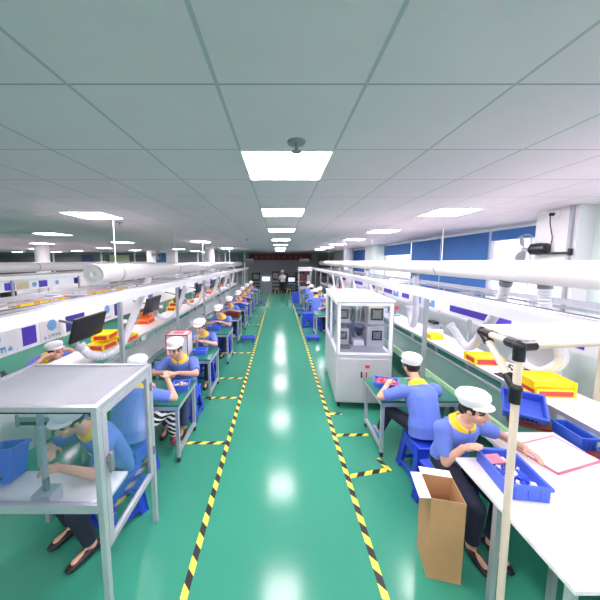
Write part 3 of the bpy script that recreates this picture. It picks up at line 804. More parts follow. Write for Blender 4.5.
def person(label, loc, rz, hip=.55, lean=18, twist=0, side=0, pitch=25, yaw=0, roll=0, hl=(-.08, .34, .86), hr=(.08, .34, .86), el=None, er=None,
           kl=None, kr=None, fl=(-.12, .40, .07), fr=(.12, .40, .07), stand=False, voxel=.009, shirt='shirt', trousers='navy', shoes='black', collar=True, badge=True,
           cap=True, female=False, curl=.45, glasses=False, group='workers in blue shirts and white caps'):
    t = thing('person', label, 'person', loc, rz, group)
    sc = .95 if female else 1.0
    # spine
    p = V((0, 0, hip)); step = .01; tt = 0.0
    lx = math.tan(R(side))
    def ang(u): return R(lean) * (.35 + 1.2 * min(max(u, 0), .5) / .5)
    spine = [(0.0, p.copy(), V((0, math.sin(ang(0)), math.cos(ang(0)))))]
    while tt < .56 * sc:
        a = ang(tt); dv = V((lx * math.cos(a), math.sin(a), math.cos(a))).normalized()
        p = p + dv * step; tt += step; spine.append((tt, p.copy(), dv))
    def at(u):
        u *= sc
        if u <= 0: return V((0, 0, hip)) + spine[0][2] * u, spine[0][2]
        i = min(int(round(u / step)), len(spine) - 1); return spine[i][1], spine[i][2]
    def axes(u):
        c, d = at(u); tw = R(twist) * min(max(u, 0), .4) / .4
        X = V((math.cos(tw), math.sin(tw), 0)); X = (X - d * X.dot(d)).normalized(); Y = d.cross(X).normalized()
        return c, X, Y, d
    tor = [(-.08, .13, .085), (-.04, .165, .11), (.03, .168, .118), (.12, .148, .105), (.22, .150, .108), (.32, .163, .112), (.39, .162, .102), (.44, .125, .082), (.48, .075, .065), (.52, .056, .058)]
    wd = (.98 if female else 1.09)
    def torso(mb, grow, u0, u1):
        rings = []
        for u, rx, ry in tor:
            if u < u0 - 1e-6 or u > u1 + 1e-6: continue
            c, X, Y, d = axes(u); rings.append((c, X * (rx * wd + grow), Y * (ry + grow)))
        mb.loft(rings, 20)
    c, X, Y, d = axes(.405)
    SL, SR = c - X * .178 * wd - d * .01, c + X * .178 * wd - d * .01
    la, lf = .285 * sc, .25 * sc
    EL, WL = ik(SL, hl, la, lf, el or (-.6, -.5, -.8)); ER, WR = ik(SR, hr, la, lf, er or (.6, -.5, -.8))
    HL, HR = V((-.09, .0, hip - .02)), V((.09, .0, hip - .02))
    lt, ls = .43 * sc, .42 * sc
    KL, AL = ik(HL, fl, lt, ls, kl or ((-.25, 1, .6) if not stand else (0, 1, 0))); KR, AR = ik(HR, fr, lt, ls, kr or ((.25, 1, .6) if not stand else (0, 1, 0)))
    # head frame
    nb, nX, nY, nd = axes(.52)
    hm = (Matrix.Rotation(R(yaw), 3, 'Z') @ Matrix.Rotation(R(roll), 3, 'Y') @ Matrix.Rotation(-R(pitch), 3, 'X'))
    hc = nb + nd * .055 + hm @ V((0, .028, .085))
    h = lambda q: hc + hm @ V(q)
    # body
    b = MB()
    torso(b, 0, -.08, .52)
    b.cap(nb - nd * .03, h((0, -.02, -.05)), .053, .052)
    b.ell(h((0, -.008, .03)), (.074, .094, .092), hm); b.ell(h((0, .022, -.03)), (.062, .07, .085), hm)
    b.ell(h((0, .05, -.085)), (.034, .034, .026), hm); b.ell(h((0, .02, -.06)), (.055, .058, .05), hm)
    b.cap(h((0, .085, .02)), h((0, .108, -.018)), .011, .0145); b.ell(h((0, .096, -.022)), (.019, .016, .011), hm)
    b.ell(h((0, .086, -.05)), (.026, .013, .013), hm)
    for s in (-1, 1):
        b.ell(h((s * .076, -.005, -.005)), (.011, .02, .032), hm); b.ell(h((s * .034, .076, .033)), (.026, .014, .010), hm); b.ell(h((s * .04, .06, -.02)), (.024, .022, .022), hm)
    for S, E, W in ((SL, EL, WL), (SR, ER, WR)):
        b.ell(S, (.062, .062, .062)); b.cap(S, E, .05, .04); b.cap(E, W, .041, .027)
        f = (W - E).normalized()
    for E, W, sd in ((EL, WL, -1), (ER, WR, 1)):
        f = (W - E).normalized(); fwd = (f + V((0, .3, -.15))).normalized()
        hand(b, W, fwd, (-.35 * sd, .0, -1), sd if True else 1, curl)
    for Hp, K, A in ((HL, KL, AL), (HR, KR, AR)):
        b.cap(Hp, K, .085, .055); b.cap(K, A, .053, .038)
        b.cap(A + V((0, 0, -.02)), A + V((0, .13, -.03)), .035, .03)
    me = remesh(b, 'body', ['skin', 'hair', 'lips'], voxel)
    inv = hm.transposed(); mi = []
    for pl_ in me.polygons:
        q = inv @ (V(pl_.center) - hc); k = 0
        if q.y > .05:
            for s in (-1, 1):
                if ((q.x - s * .034) / .017) ** 2 + ((q.z - .010) / .0085) ** 2 < 1: k = 1
                if ((q.x - s * .036) / .024) ** 2 + ((q.z - .036) / .006) ** 2 < 1: k = 1
            if (q.x / .025) ** 2 + ((q.z + .052) / .011) ** 2 < 1: k = 2
        mi.append(k)
    me.polygons.foreach_set('material_index', mi)
    link('body', me, t)
    # shirt
    s_ = MB(); torso(s_, .016, -.04, .44)
    bc, bX, bY, bd = axes(-.04)
    s_.loft([(bc - bd * .05, bX * (.182 * wd), bY * .13), (bc + bd * .06, bX * .18 * wd, bY * .128)], 20)
    nc, nX2, nY2, nd2 = axes(.46); s_.loft([(axes(.43)[0], nX2 * .13 * wd, nY2 * .09), (nc, nX2 * .085, nY2 * .075)], 20)
    for S, E in ((SL, EL), (SR, ER)):
        q = S.lerp(E, .78); s_.ell(S, (.078, .078, .078)); s_.cyl(S, q, .075, .066, 16)
    link('shirt', remesh(s_, 'shirt', [shirt], max(voxel, .008)), t)
    # trousers
    tr = MB(); torso(tr, .010, -.08, .06)
    for Hp, K, A in ((HL, KL, AL), (HR, KR, AR)):
        e = K.lerp(A, .86); tr.cap(Hp, K, .097, .070); tr.cyl(K, e, .070, .056, 14)
    link('trousers', remesh(tr, 'trousers', [trousers], max(voxel, .010)), t)
    for A in (AL, AR):
        f = MB(); z0 = A.z - .07
        f.loft([(V((A.x, A.y - .075, A.z - .035)), V((.03, 0, 0)), V((0, .01, .03))), (V((A.x, A.y - .03, A.z - .02)), V((.042, 0, 0)), V((0, .0, .045))), (V((A.x, A.y + .07, A.z - .032)), V((.05, 0, 0)), V((0, 0, .036))),
                (V((A.x, A.y + .16, A.z - .044)), V((.046, 0, 0)), V((0, 0, .024))), (V((A.x, A.y + .19, A.z - .048)), V((.025, 0, 0)), V((0, 0, .016)))], 14)
        f.build('shoe', shoes, t)
    # hair
    hr_ = MB()
    hr_.ell(h((0, -.022, .028)), (.083, .092, .094), hm, 20, 14)
    if female: hr_.ell(h((0, -.075, -.03)), (.055, .045, .06), hm)
    hr_.build('hair', 'hair', t)
    if cap:
        cp = MB(); o = h((0, -.016, .056)); tl = hm @ Matrix.Rotation(R(14), 3, 'X').to_3x3()
        cp.lathe([(.060, .002), (.090, -.004), (.096, .012), (.101, .03), (.110, .056), (.109, .08), (.092, .104), (.056, .119), (.012, .124)], o, 1.0, 1.18, 28, tl)
        n = 14; vs = []; fs = []
        for lay in (0, 1):
            for i in range(n + 1):
                a = R(-72 + 144 * i / n); r_ = .092; k2 = math.cos(a) ** .6 if math.cos(a) > 0 else 0
                for j in (0, 1):
                    rr = r_ + j * .034 * max(0, math.cos(a * 1.2))
                    vs.append(o + tl @ V((math.sin(a) * rr, math.cos(a) * rr * 1.20, (.012 if lay else .004) - j * .016)))
        st = 2 * (n + 1)
        for i in range(n):
            a = 2 * i
            fs += [(a, a + 1, a + 3, a + 2), (a + st, a + st + 2, a + st + 3, a + st + 1), (a + 1, a + 1 + st, a + 3 + st, a + 3), (a, a + 2, a + 2 + st, a + st)]
        cp.add(vs, fs)
        cp.build('cap', 'cap', t)
    if collar:
        cl = MB(); n = 22
        cc, cX, cY, cd = axes(.455); uc = axes(.515)[0]
        prof = ((.002, .088, .086, -.012), (.0, .072, .072, .044), (.012, .088, .086, .042), (.012, .118, .112, -.026))
        vs = []
        for i in range(n + 1):
            a = R(100) + R(340) * i / n
            cs, sn = math.cos(a), math.sin(a)
            fr_ = max(0, sn) ** 3
            for (_q, rx, ry, z) in prof:
                zz = z - (.055 * fr_ if z < 0 else .03 * fr_)
                vs.append(cc + cX * cs * rx + cY * sn * ry + cd * zz)
        fs = []
        for i in range(n):
            for j in range(4):
                a = i * 4 + j; bq = i * 4 + (j + 1) % 4; fs.append((a, bq, bq + 4, a + 4))
        fs += [(0, 1, 2, 3), (n * 4 + 3, n * 4 + 2, n * 4 + 1, n * 4)]
        cl.add(vs, fs); cl.build('collar', 'collar', t)
    if badge:
        c_, X_, Y_, d_ = axes(.27); m4 = Matrix((X_, Y_, d_)).transposed().to_4x4(); m4.translation = c_ + - X_ * .065 + Y_ * .136
        bd_ = MB().box((-.05, -.003, -.036), (.05, .005, .036), m4).build('badge', 'plaswhite', t, .003)
    return t

FACE = PI   # facing the camera
# hood worker: leans over the bench inside the hood
person('person in blue polo and white cap bending over the bench inside the clear hood', (-1.56, 2.34, 0), R(150), hip=.585, lean=29, pitch=20, yaw=8, roll=-8, hl=(-.20, .48, .92), hr=(.10, .42, .92),
       el=(-.9, -.3, -.4), er=(.9, -.3, -.4), fl=(-.16, .30, .08), fr=(.16, .30, .08), voxel=.007)
# worker seen from behind through the hood door
person('person in blue shirt and striped trousers with back turned, elbow on the first green table', (-1.68, 2.76, 0), R(2), hip=.575, lean=26, pitch=18, yaw=8, hl=(.04, .36, .91), hr=(.32, .34, 1.02), er=(1, .1, -.7),
       el=(-1, -.2, -.3), fl=(-.12, .40, .08), fr=(.34, .44, .20), kr=(.6, 1, .6), trousers='zebra', shoes='shoe', voxel=.008, curl=.9)
# man facing the camera at the first table
person('person in blue polo with badge working with both hands over the first green table', (-1.49, 3.98, 0), FACE, hip=.58, lean=23, pitch=12, yaw=-14, hl=(-.07, .43, .90), hr=(.09, .41, .90), el=(-1, .1, -.25), er=(1, .1, -.25), trousers='jeans', voxel=.007)
# back-turned worker beside the machine
person('person in blue shirt sitting on a blue stool with back turned beside the glass machine', (1.66, 2.84, 0), R(5), hip=.575, lean=28, pitch=16, yaw=4, hl=(-.24, .42, .90), hr=(.16, .44, .90), el=(-.9, -.25, -.5), er=(.9, -.25, -.5),
       fl=(-.26, .56, .16), fr=(.16, .44, .07), kl=(-.3, 1, .4), shoes='shoeblue', voxel=.007, badge=False)
# woman
person('woman in blue polo and white cap leaning over the white board with the pink-edged tray', (1.62, 2.36, 0), R(180 + 8), hip=.60, lean=20, pitch=8, yaw=22, roll=5, hl=(-.42, .32, .87), hr=(.13, .28, .90), el=(-.8, -.3, -.4), er=(.25, -.4, -1),
       fl=(-.12, .36, .07), fr=(.07, .36, .07), kr=(0, 1, .5), female=True, voxel=.0065, curl=.3)
stool2 = dup(stool, (1.62, 2.36, 0), R(8), 'blue plastic stool under the woman in the blue polo')
dup(stool, (-1.66, 2.76, 0), R(-4), 'blue plastic stool under the worker in striped trousers')
dup(stool, (-1.47, 4.02, 0), 0, 'blue plastic stool under the man at the first green table')
dup(stool, (-1.56, 2.33, 0), R(-30), 'blue plastic stool under the worker bending inside the clear hood').scale = (.9, .9, 1)
# worker at the end of the monitor-side worktop
person('person bending down behind the clear hood under the blue posters', (-4.02, 4.16, 0), R(-96), hip=.575, lean=50, pitch=0, yaw=0, hl=(-.22, .44, .98), hr=(.22, .44, .98), el=(-1, 0, -.6), er=(1, 0, -.6), voxel=.009)
dup(stool, (-4.02, 4.16, 0), R(-6), 'blue plastic stool under the person below the blue posters')
# far workers: two poses, copied
pf = person('person in blue polo and white cap behind the second green table by the red-edged box', (-1.55, 5.40, 0), FACE, hip=.575, lean=26, pitch=18, yaw=-14, hl=(-.07, .36, .90), hr=(.07, .36, .90), el=(-1, .1, -.3), er=(1, .1, -.3), voxel=.009)
fw = [(-1.50, 7.04), (-1.62, 8.68), (-1.55, 10.28), (-1.58, 11.88), (-1.55, 13.48), (-1.62, 15.07)]
for k, (x, y) in enumerate(fw):
    dup(pf, (x, y, 0), FACE + R((k * 37 % 21) - 10), 'person in blue polo and white cap behind the %s green table of the monitor-side row' % ORD[k + 2])
pb = person('person in blue shirt with back turned at the second table beyond the glass machine', (1.42, 10.2, 0), R(-4), hip=.575, lean=23, pitch=16, hl=(-.14, .38, .89), hr=(.16, .38, .89), el=(-1, -.1, -.4), er=(1, -.1, -.4), voxel=.012, badge=False)
for k, (x, y, r_, lb) in enumerate(((1.75, 11.58, 176, 'person in blue shirt facing back across the second table beyond the machine'), (1.5, 12.1, 0, 'person in blue shirt with back turned at the third table beyond the glass machine'),
                                    (1.55, 13.9, 0, 'person in blue shirt with back turned at the fourth table beyond the machine'))):
    dup(pb, (x, y, 0), R(r_), lb)
pd = dup(pf, (1.6, 9.26, 0), FACE + R(8), 'person in blue polo facing the aisle end at the first table beyond the machine')
dup(stool, (-1.55, 5.40, 0), R(4), 'blue plastic stool under the worker by the red-edged box')
for k, (x, y) in enumerate(fw): dup(stool, (x, y, 0), R(k * 7), 'blue plastic stool at the %s green table of the monitor-side row' % ORD[k + 2])
dup(stool, (1.42, 10.2, 0), 0, 'blue plastic stool under the back-turned worker at the second table beyond the machine')
dup(stool, (1.75, 11.58, 0), R(30), 'blue plastic stool at the rear side of the second table beyond the machine')
dup(stool, (1.5, 12.1, 0), 0, 'blue plastic stool at the third table beyond the machine')
dup(stool, (1.55, 13.9, 0), 0, 'blue plastic stool at the fourth table beyond the machine')
dup(stool, (1.6, 9.26, 0), 0, 'blue plastic stool at the first table beyond the machine')
def low_stool(label, loc):
    t = thing('low_step', label, 'step', loc, 0, 'low blue floor steps')
    MB().box((-.19, -.16, .10), (.19, .16, .13)).build('top', 'bluestool', t, .008)
    for sx in (-1, 1):
        for sy in (-1, 1): MB().box((sx * .16 - .02, sy * .13 - .02, 0), (sx * .16 + .02, sy * .13 + .02, .10)).build('leg', 'bluestool', t)
    return t
ls = low_stool('low blue step on the floor at the end of the third green table', (-.96, 7.95, 0))
dup(ls, (-1.02, 15.2, 0), 0, 'low blue step at the aisle edge far along the monitor-side row')
dup(ls, (1.0, 12.9, 0), 0, 'low blue step at the aisle edge beyond the glass machine')
dup(ls, (1.03, 8.05, 0), 0, 'low blue step on the floor closest behind the glass machine')
dup(ls, (1.05, 11.6, 0), 0, 'low blue step beside the second table beyond the machine')
for k in range(2):
    dup(stool, (1.06, 9.75, .095 * k), 0, ('lower', 'upper')[k] + ' stool of the pair stacked between the first and second tables beyond the machine', 'stacked blue stools')
for k in range(3):
    dup(stool, (.95, 15.55, .095 * k), 0, ('bottom', 'middle', 'top')[k] + ' blue stool of the stack by the far aisle edge', 'stacked blue stools')
# standing person at the far end
person('standing person in white coat at the far end of the aisle', (.26, 20.6, 0), R(150), hip=.92, lean=4, pitch=8, hl=(-.15, .35, 1.05), hr=(.2, .32, 1.05), fl=(-.1, .02, .08), fr=(.1, .0, .08), stand=True,
       voxel=.013, shirt='whitecoat', collar=False, badge=False, group='people at the far end')

# ================================================================== CLEAR HOOD (front corner of the monitor side)
hx0, hx1, hy0, hy1, hz = -2.20, -1.15, 1.58, 2.30, 1.50
t = thing('clear_hood', 'aluminium framed booth with clear acrylic panels and a hinged side door', 'booth')
pw = .04
for x in (hx0, hx1 - pw):
    for y in (hy0, hy1 - pw): MB().box((x, y, 0), (x + pw, y + pw, hz)).build('post', 'alu', t, .003)
m = MB().ring_frame((hx0, hy0, hz), (hx1, hy1, hz + .035), .035, 'z'); m.build('top_frame', 'alu', t, .003)
MB().box((hx0 + .035, hy0 + .035, hz + .014), (hx1 - .035, hy1 - .035, hz + .020)).build('top_panel', 'acrylic', t)
MB().box((hx0 + pw, hy0 + .016, .86), (hx1 - pw, hy0 + .021, hz)).build('front_panel', 'glass', t)
MB().box((hx0 + pw, hy0 + .006, hz - .012), (hx1 - pw, hy0 + .03, hz)).build('seal_strip', 'black', t)
MB().box((hx0 + pw, hy0, .80), (hx1 - pw, hy0 + .035, .86)).build('front_rail', 'alu', t)
dr = MB().ring_frame((hx1 - .03, hy0 + pw + .006, .50), (hx1 - .002, hy1 - pw - .006, hz - .008), .05, 'x').build('door', 'lightgrey', t, .003)
MB().box((hx1 - .018, hy0 + .09, .55), (hx1 - .013, hy1 - .09, hz - .06)).build('door_pane', 'glass', dr)
m = MB().box((hx1 - .002, hy0 + .055, 1.12), (hx1 + .02, hy0 + .10, 1.16)); m.box((hx1 + .012, hy0 + .06, 1.04), (hx1 + .03, hy0 + .095, 1.18)); m.build('handle', 'grey', dr, .003)
for z in (.7, 1.3): MB().cyl((hx1 + .002, hy1 - pw + .0, z), (hx1 + .002, hy1 - pw + .0, z + .07), .012).build('hinge', 'grey', dr)
MB().box((hx0 + .045, hy0 + .045, .755), (hx1 - .06, hy1 - .34, .78)).build('bench_top', 'top', t)
for x, y in ((hx0, hy0), (hx1 - pw, hy0)): pass
t = thing('test_fixture', 'grey fixture block with slim upright inside the clear hood', 'fixture', (-1.60, 1.665, .78))
MB().box((-.06, -.05, 0), (.07, .06, .11)).build('block', 'lightgrey', t, .004)
MB().box((-.02, .0, .11), (.005, .03, .56)).build('upright', 'alu', t, .002)
MB().cyl((-.0, .01, .11), (.0, .01, .19), .02).build('clamp', 'grey', t)
tote('parts_bin', 'blue slotted bin standing tilted inside the clear hood', (-2.08, 1.85, .81), R(10), (.18, .18, .24), 'bluebin', 'blue bins on the monitor side', R(-14), slots=True)
# white box with electronics near posters
t = thing('equipment_case', 'white case with electronics on top beneath the blue posters', 'case', (-3.55, 3.2, 0), R(-12))
MB().box((-.30, -.45, 0), (.30, .35, .82)).build('body', 'white', t, .01)
m = MB(); rr = random.Random(5)
for q in range(9): m.box((rr.uniform(-.25, .1), -.35 + q * .07, .82), (rr.uniform(.12, .25), -.31 + q * .07, rr.uniform(.88, .97)))
m.build('connector_block', 'lightgrey', t)
m = MB()
for q in range(6): m.cyl((rr.uniform(-.25, .25), -.3 + q * .1, .83), (rr.uniform(-.25, .25), -.25 + q * .1, .99), .022)
m.build('coil', 'dark', t)

# things on the green tables
t = tote('parts_bin', 'light blue bin of small parts on the first green table', (-1.31, 3.38, .751), R(8), (.20, .15, .085), 'bluebin', 'blue bins on the monitor side')
def fill(t, w_, d_, z, cols, seed, n=40, s=.014):
    rr = random.Random(seed)
    for c_ in cols:
        m = MB()
        for q in range(n // len(cols)):
            m.cbox((rr.uniform(-w_, w_), rr.uniform(-d_, d_), z + rr.uniform(0, .02)), (s * rr.uniform(.7, 2), s, s), RZ(rr.uniform(0, 3)) @ RX(rr.uniform(-.6, .6)))
        o = m.build('small_part', c_, t); o['kind'] = 'stuff'
fill(t, .08, .055, .05, ['card', 'white'], 2)
MB().box((-.085, -.06, .01), (.085, .06, .05)).build('parts_bed', 'card', t)
t = tote('parts_bin', 'light blue bin on the second green table before the worker', (-1.45, 4.72, .751), R(4), (.22, .16, .09), 'bluebin', 'blue bins on the monitor side')
t = tote('parts_bin', 'pale blue bin on the third green table', (-1.6, 6.45, .751), R(-6), (.26, .2, .10), 'bluebin', 'blue bins on the monitor side')
t = tote('parts_bin', 'dark red bin on the fourth green table', (-1.45, 7.95, .751), 0, (.46, .28, .12), 'darkred', 'bins on the monitor side')
t = tote('parts_bin', 'dark blue bin on the fifth green table', (-1.45, 9.55, .751), 0, (.40, .28, .12), 'darkbluebin', 'bins on the monitor side')
t = tote('parts_bin', 'dark red bin on the sixth green table', (-1.45, 11.15, .751), 0, (.40, .28, .12), 'darkred', 'bins on the monitor side')
t = tote('parts_bin', 'blue bin of red parts on the green table in front of the glass machine', (1.46, 3.48, .751), R(-22), (.30, .22, .07), 'bluebin', 'blue bins by the machine')
fill(t, .12, .08, .045, ['red', 'pink'], 3, 60, .02)
MB().box((-.14, -.10, .01), (.14, .10, .045)).build('parts_bed', 'red', t)
# red-edged box on the second table
t = thing('display_box', 'white box with red edges standing on the second green table', 'box', (-1.85, 4.78, .751), R(4))
MB().box((-.19, -.16, 0), (.19, .16, .38)).build('body', 'poster', t)
m = MB(); m.ring_frame((-.195, -.166, 0), (.195, -.158, .385), .018, 'y'); m.ring_frame((-.195, -.166, .372), (.195, .165, .388), .018, 'z'); m.build('edging', 'red', t)
MB().box((-.09, -.06, .381), (.09, .06, .39)).build('label_patch', 'pink', t)
t = thing('soldering_stand', 'dark soldering tool stand beside the red-edged box', 'tool', (-1.55, 4.85, .751))
MB().box((-.05, -.05, 0), (.05, .05, .02)).build('base', 'dark', t); MB().cyl((0, 0, .02), (0, 0, .30), .018).build('column', 'grey', t); MB().cbox((.0, -.03, .28), (.07, .10, .07)).build('head', 'lightgrey', t, .006)
for k, (x, y) in enumerate(((-1.85, 6.3), (-1.85, 9.5))):
    t = thing('bench_press', '%s small grey bench press on a green table of the monitor-side row' % ORD[k], 'tool', (x, y, .751), 0, 'bench presses')
    MB().box((-.09, -.12, 0), (.09, .12, .03)).build('base', 'dark', t); MB().box((-.03, .04, .03), (.03, .10, .42)).build('column', 'grey', t, .004); MB().box((-.04, -.10, .30), (.04, .06, .38)).build('arm', 'lightgrey', t, .006)
    MB().cyl((.04, 0, .36), (.16, -.05, .44), .008).build('lever', 'black', t)

# bin and carton in front of the woman, on a small white table
t = thing('side_table', 'small white topped table holding the blue bin of parts', 'table')
MB().box((1.47, 1.16, .79), (1.96, 2.06, .82)).build('top', 'top', t, .003)
for x in (1.5, 1.93):
    for y in (1.2, 1.66): MB().box((x - .018, y - .018, 0), (x + .018, y + .018, .79)).build('leg', 'alu', t)
t = tote('parts_bin', 'blue bin with blue parts and a pink slip before the woman', (1.72, 1.83, .821), R(-8), (.26, .36, .11), 'bluebin', 'blue bins before the woman')
fill(t, .09, .13, .045, ['bluestool', 'poster', 'deepblue'], 6, 54, .028)
MB().box((-.12, -.17, .01), (.12, .17, .04)).build('parts_bed', 'bluebin', t)
MB().cbox((-.05, .10, .085), (.12, .08, .004), RX(R(12)) @ RZ(R(12))).build('paper_slip', 'pink', t)
t = thing('cardboard_box', 'open cardboard carton with white flaps beside the woman', 'box', (1.285, 1.93, 0), R(-12))
MB().open_box((-.12, -.13, .0), (.12, .12, .67), .006).build('carton', 'card', t)
m = MB(); m.box((0, 0, 0), (.006, .25, .08), Matrix.Translation((-.12, -.13, .67)) @ RY(R(-98))); m.box((0, 0, 0), (.24, .006, .07), Matrix.Translation((-.12, .115, .67)) @ RX(R(-84)))
m.build('flap', 'poster', t)

# soldering tools etc on the window-side worktop
t = thing('soldering_station', 'black and white soldering station on the window-side worktop below the purple sign', 'tool', (3.32, 5.62, .90))
MB().box((-.14, -.16, 0), (.14, .16, .12)).build('housing', 'white', t, .01); MB().box((-.1, -.2, .18), (.12, .2, .21)).build('bridge', 'lightgrey', t); MB().box((-.06, -.12, .21), (.06, .1, .27)).build('head', 'black', t, .006)
MB().cyl((-.1, .1, .12), (-.1, .1, .20), .015).build('column', 'grey', t); MB().cyl((.1, -.1, .12), (.1, -.1, .20), .015).build('column', 'grey', t)
t = thing('tool_tray', 'heap of dark hand tools and cables behind the yellow tray', 'tools', (3.14, 3.38, .90))
m = MB(); rr = random.Random(3)
for q in range(10):
    a = V((rr.uniform(-.15, .15), rr.uniform(-.12, .12), .02 + .006 * q)); m.tube(spline([a, a + V((rr.uniform(-.12, .12), rr.uniform(-.12, .12), .04)), a + V((rr.uniform(-.2, .2), rr.uniform(-.15, .15), .0))], 5), .010, 6)
m.build('cable', 'black', t)
MB().box((-.18, -.15, 0), (.18, .15, .012)).build('mat', 'dark', t)
for k, (x, y) in enumerate(((3.3, 7.45), (3.35, 7.85), (3.38, 10.32), (3.3, 11.6), (3.3, 14.2))):
    t = thing('bench_fixture', '%s small grey bench fixture on the window-side worktop beyond the hook-bent hose' % ORD[k], 'tool', (x, y, .90), R(k * 20), 'bench fixtures')
    MB().box((-.10, -.12, 0), (.10, .12, .04)).build('base', 'lightgrey', t); MB().box((-.03, .05, .04), (.03, .1, .28)).build('column', 'dark', t); MB().box((-.05, -.1, .2), (.05, .06, .28)).build('head', ['red', 'white', 'dark', 'white', 'red'][k], t, .006)
for k, (x, y) in enumerate(((-3.3, 5.5), (-3.35, 7.4), (-3.35, 9.1), (-3.35, 10.5), (-3.35, 13.2))):
    t = thing('bench_fixture', '%s small pale bench fixture on the monitor-side worktop' % ORD[k], 'tool', (x, y, .90), R(k * 25), 'bench fixtures')
    MB().box((-.10, -.12, 0), (.10, .12, .05)).build('base', 'white', t, .005); MB().cyl((0, .05, .05), (0, .05, .26), .02).build('column', 'grey', t); MB().cbox((0, 0, .27), (.09, .16, .07)).build('head', 'white', t, .01)
t = thing('desk_lamp', 'black hooded lamp rising behind the clear hood on the second line', 'lamp', (-8.4, 8.25, .90))
MB().cyl((0, 0, 0), (0, 0, .03), .1).build('base', 'black', t); MB().tube(spline([(0, 0, .03), (.1, 0, .25), (.05, 0, .45)], 6), .02, 8).build('arm', 'black', t); MB().cbox((-.0, -.1, .55), (.25, .3, .24)).build('lamp_head', 'black', t, .02)

# ================================================================== GLASS MACHINE
t = thing('glass_machine', 'white cabinet machine with glazed upper half and white roof beside the aisle', 'machine', (.93, 4.19, 0), R(-4))
W, D, HB, HT = .885, 1.75, .92, 1.83
MB().box((0, 0, .12), (W, D, HB)).build('base_cabinet', 'machine', t, .006)
for k, (a, b) in enumerate(((.05, W / 2 - .004), (W / 2 + .004, W - .04))):
    d_ = MB().box((a, -.014, .15), (b, 0, HB - .05)).build('door', 'machine', t, .003)
    xx = b - .035 if k == 0 else a + .035
    MB().box((xx - .012, -.026, .56), (xx + .012, -.014, .66)).build('handle', 'dark' if k == 0 else 'red', d_, .003)
MB().box((W / 2 + .02, -.018, .72), (W / 2 + .09, -.014, .77)).build('nameplate', 'red', t)
for x in (.06, W - .06):
    for y in (.08, D - .08):
        m = MB().cyl((x - .015, y, .035), (x + .015, y, .035), .035, None, 16); m.box((x - .025, y - .025, .04), (x + .025, y + .025, .12)); m.build('castor', 'rubber', t)
for x in (0, W - .055):
    for y in (0, D - .055): MB().box((x, y, HB), (x + .055, y + .055, HT - .05)).build('post', 'white', t, .003)
MB().ring_frame((0, 0, HT - .09), (W, D, HT - .03), .055, 'z').build('upper_rail', 'white', t)
MB().ring_frame((0, 0, HB), (W, D, HB + .04), .055, 'z').build('lower_rail', 'white', t)
MB().box((-.012, -.012, HT - .03), (W + .012, D + .012, HT + .0)).build('roof', 'white', t, .006)
MB().ring_frame((-.004, -.004, HB + .0), (W + .004, .0, HT - .03), .012, 'y').build('edge_trim', 'lightgrey', t)
MB().box((.055, .02, HB + .04), (W - .055, .026, HT - .09)).build('front_pane', 'glass', t)
MB().box((.02, .055, HB + .04), (.026, D - .055, HT - .09)).build('side_pane', 'glass', t)
MB().box((W - .026, .055, HB + .04), (W - .02, D - .055, HT - .09)).build('side_pane', 'glass', t)
MB().box((0, D * .5, HB + .04), (.03, D * .5 + .04, HT - .09)).build('mullion', 'white', t)
MB().box((.055, D - .03, HB + .04), (W - .055, D - .02, HT - .09)).build('back_panel', 'lightgrey', t)
MB().box((.06, .5, 1.345), (W - .06, D - .06, 1.36)).build('inner_shelf', 'alu', t)
def fanbox(x0, x1, y0, y1, z0, z1, fx, fz, fr_):
    bx = MB().box((x0, y0, z0), (x1, y1, z1)).build('module', 'machine', t, .006)
    m = MB()
    m.ring_frame((fx - fr_, y0 - .014, fz - fr_), (fx + fr_, y0, fz + fr_), fr_ * .3, 'y'); m.build('fan_frame', 'black', bx, .006)
    m = MB()
    for q in range(4):
        rr_ = fr_ * (.2 + .16 * q); n = 20
        for i in range(n):
            a, b = 2 * PI * i / n, 2 * PI * (i + 1) / n
            m.bar((fx + rr_ * math.cos(a), y0 - .016, fz + rr_ * math.sin(a)), (fx + rr_ * math.cos(b), y0 - .016, fz + rr_ * math.sin(b)), .006)
    m.build('fan_grille', 'grey', bx)
fanbox(.07, .28, .42, .9, 1.362, 1.66, .17, 1.52, .085)
fanbox(.07, .27, .42, .9, .962, 1.26, .165, 1.14, .07)
fanbox(.58, .84, .34, .9, 1.362, 1.70, .72, 1.54, .105)
fanbox(.56, .85, .34, .9, .962, 1.32, .73, 1.17, .085)
m = MB().box((.35, .40, .962), (.54, .62, 1.06)); m.box((.40, .5, 1.56), (.44, .54, 1.70)); m.build('feed_block', 'white', t, .006)
m = MB().cyl((.44, .38, 1.20), (.44, .50, 1.20), .06, .045); m.bar((.37, .42, 1.27), (.51, .42, 1.24), .05); m.bar((.48, .44, 1.20), (.53, .44, 1.29), .03); m.build('black_head', 'black', t, .004)
m = MB().cyl((.43, .6, 1.06), (.43, .6, 1.70), .02); m.cyl((.50, .6, .962), (.50, .6, 1.70), .02); m.bar((.33, .6, 1.62), (.56, .6, 1.62), .04); m.build('guide_rod', 'alu', t)
MB().bar((.24, .45, 1.70), (.39, .45, 1.69), .03).build('red_block', 'red', t)
m = MB().tube(spline([(.33, .5, 1.64), (.35, .45, 1.54), (.32, .5, 1.44), (.36, .5, 1.34)], 6), .008, 6); m.tube(spline([(.54, .5, 1.70), (.52, .45, 1.54), (.55, .5, 1.37)], 6), .01, 6); m.build('cable', 'navyboard', t)
MB().box((.07, .2, .962), (.26, .34, 1.0)).build('floor_tray', 'grey', t)
MB().box((.06, .06, .92), (W - .06, D - .06, .962)).build('work_plate', 'lightgrey', t)
MB().box((.50, .3, 1.725), (.80, .34, 1.745)).build('work_lamp', 'lamp', t)

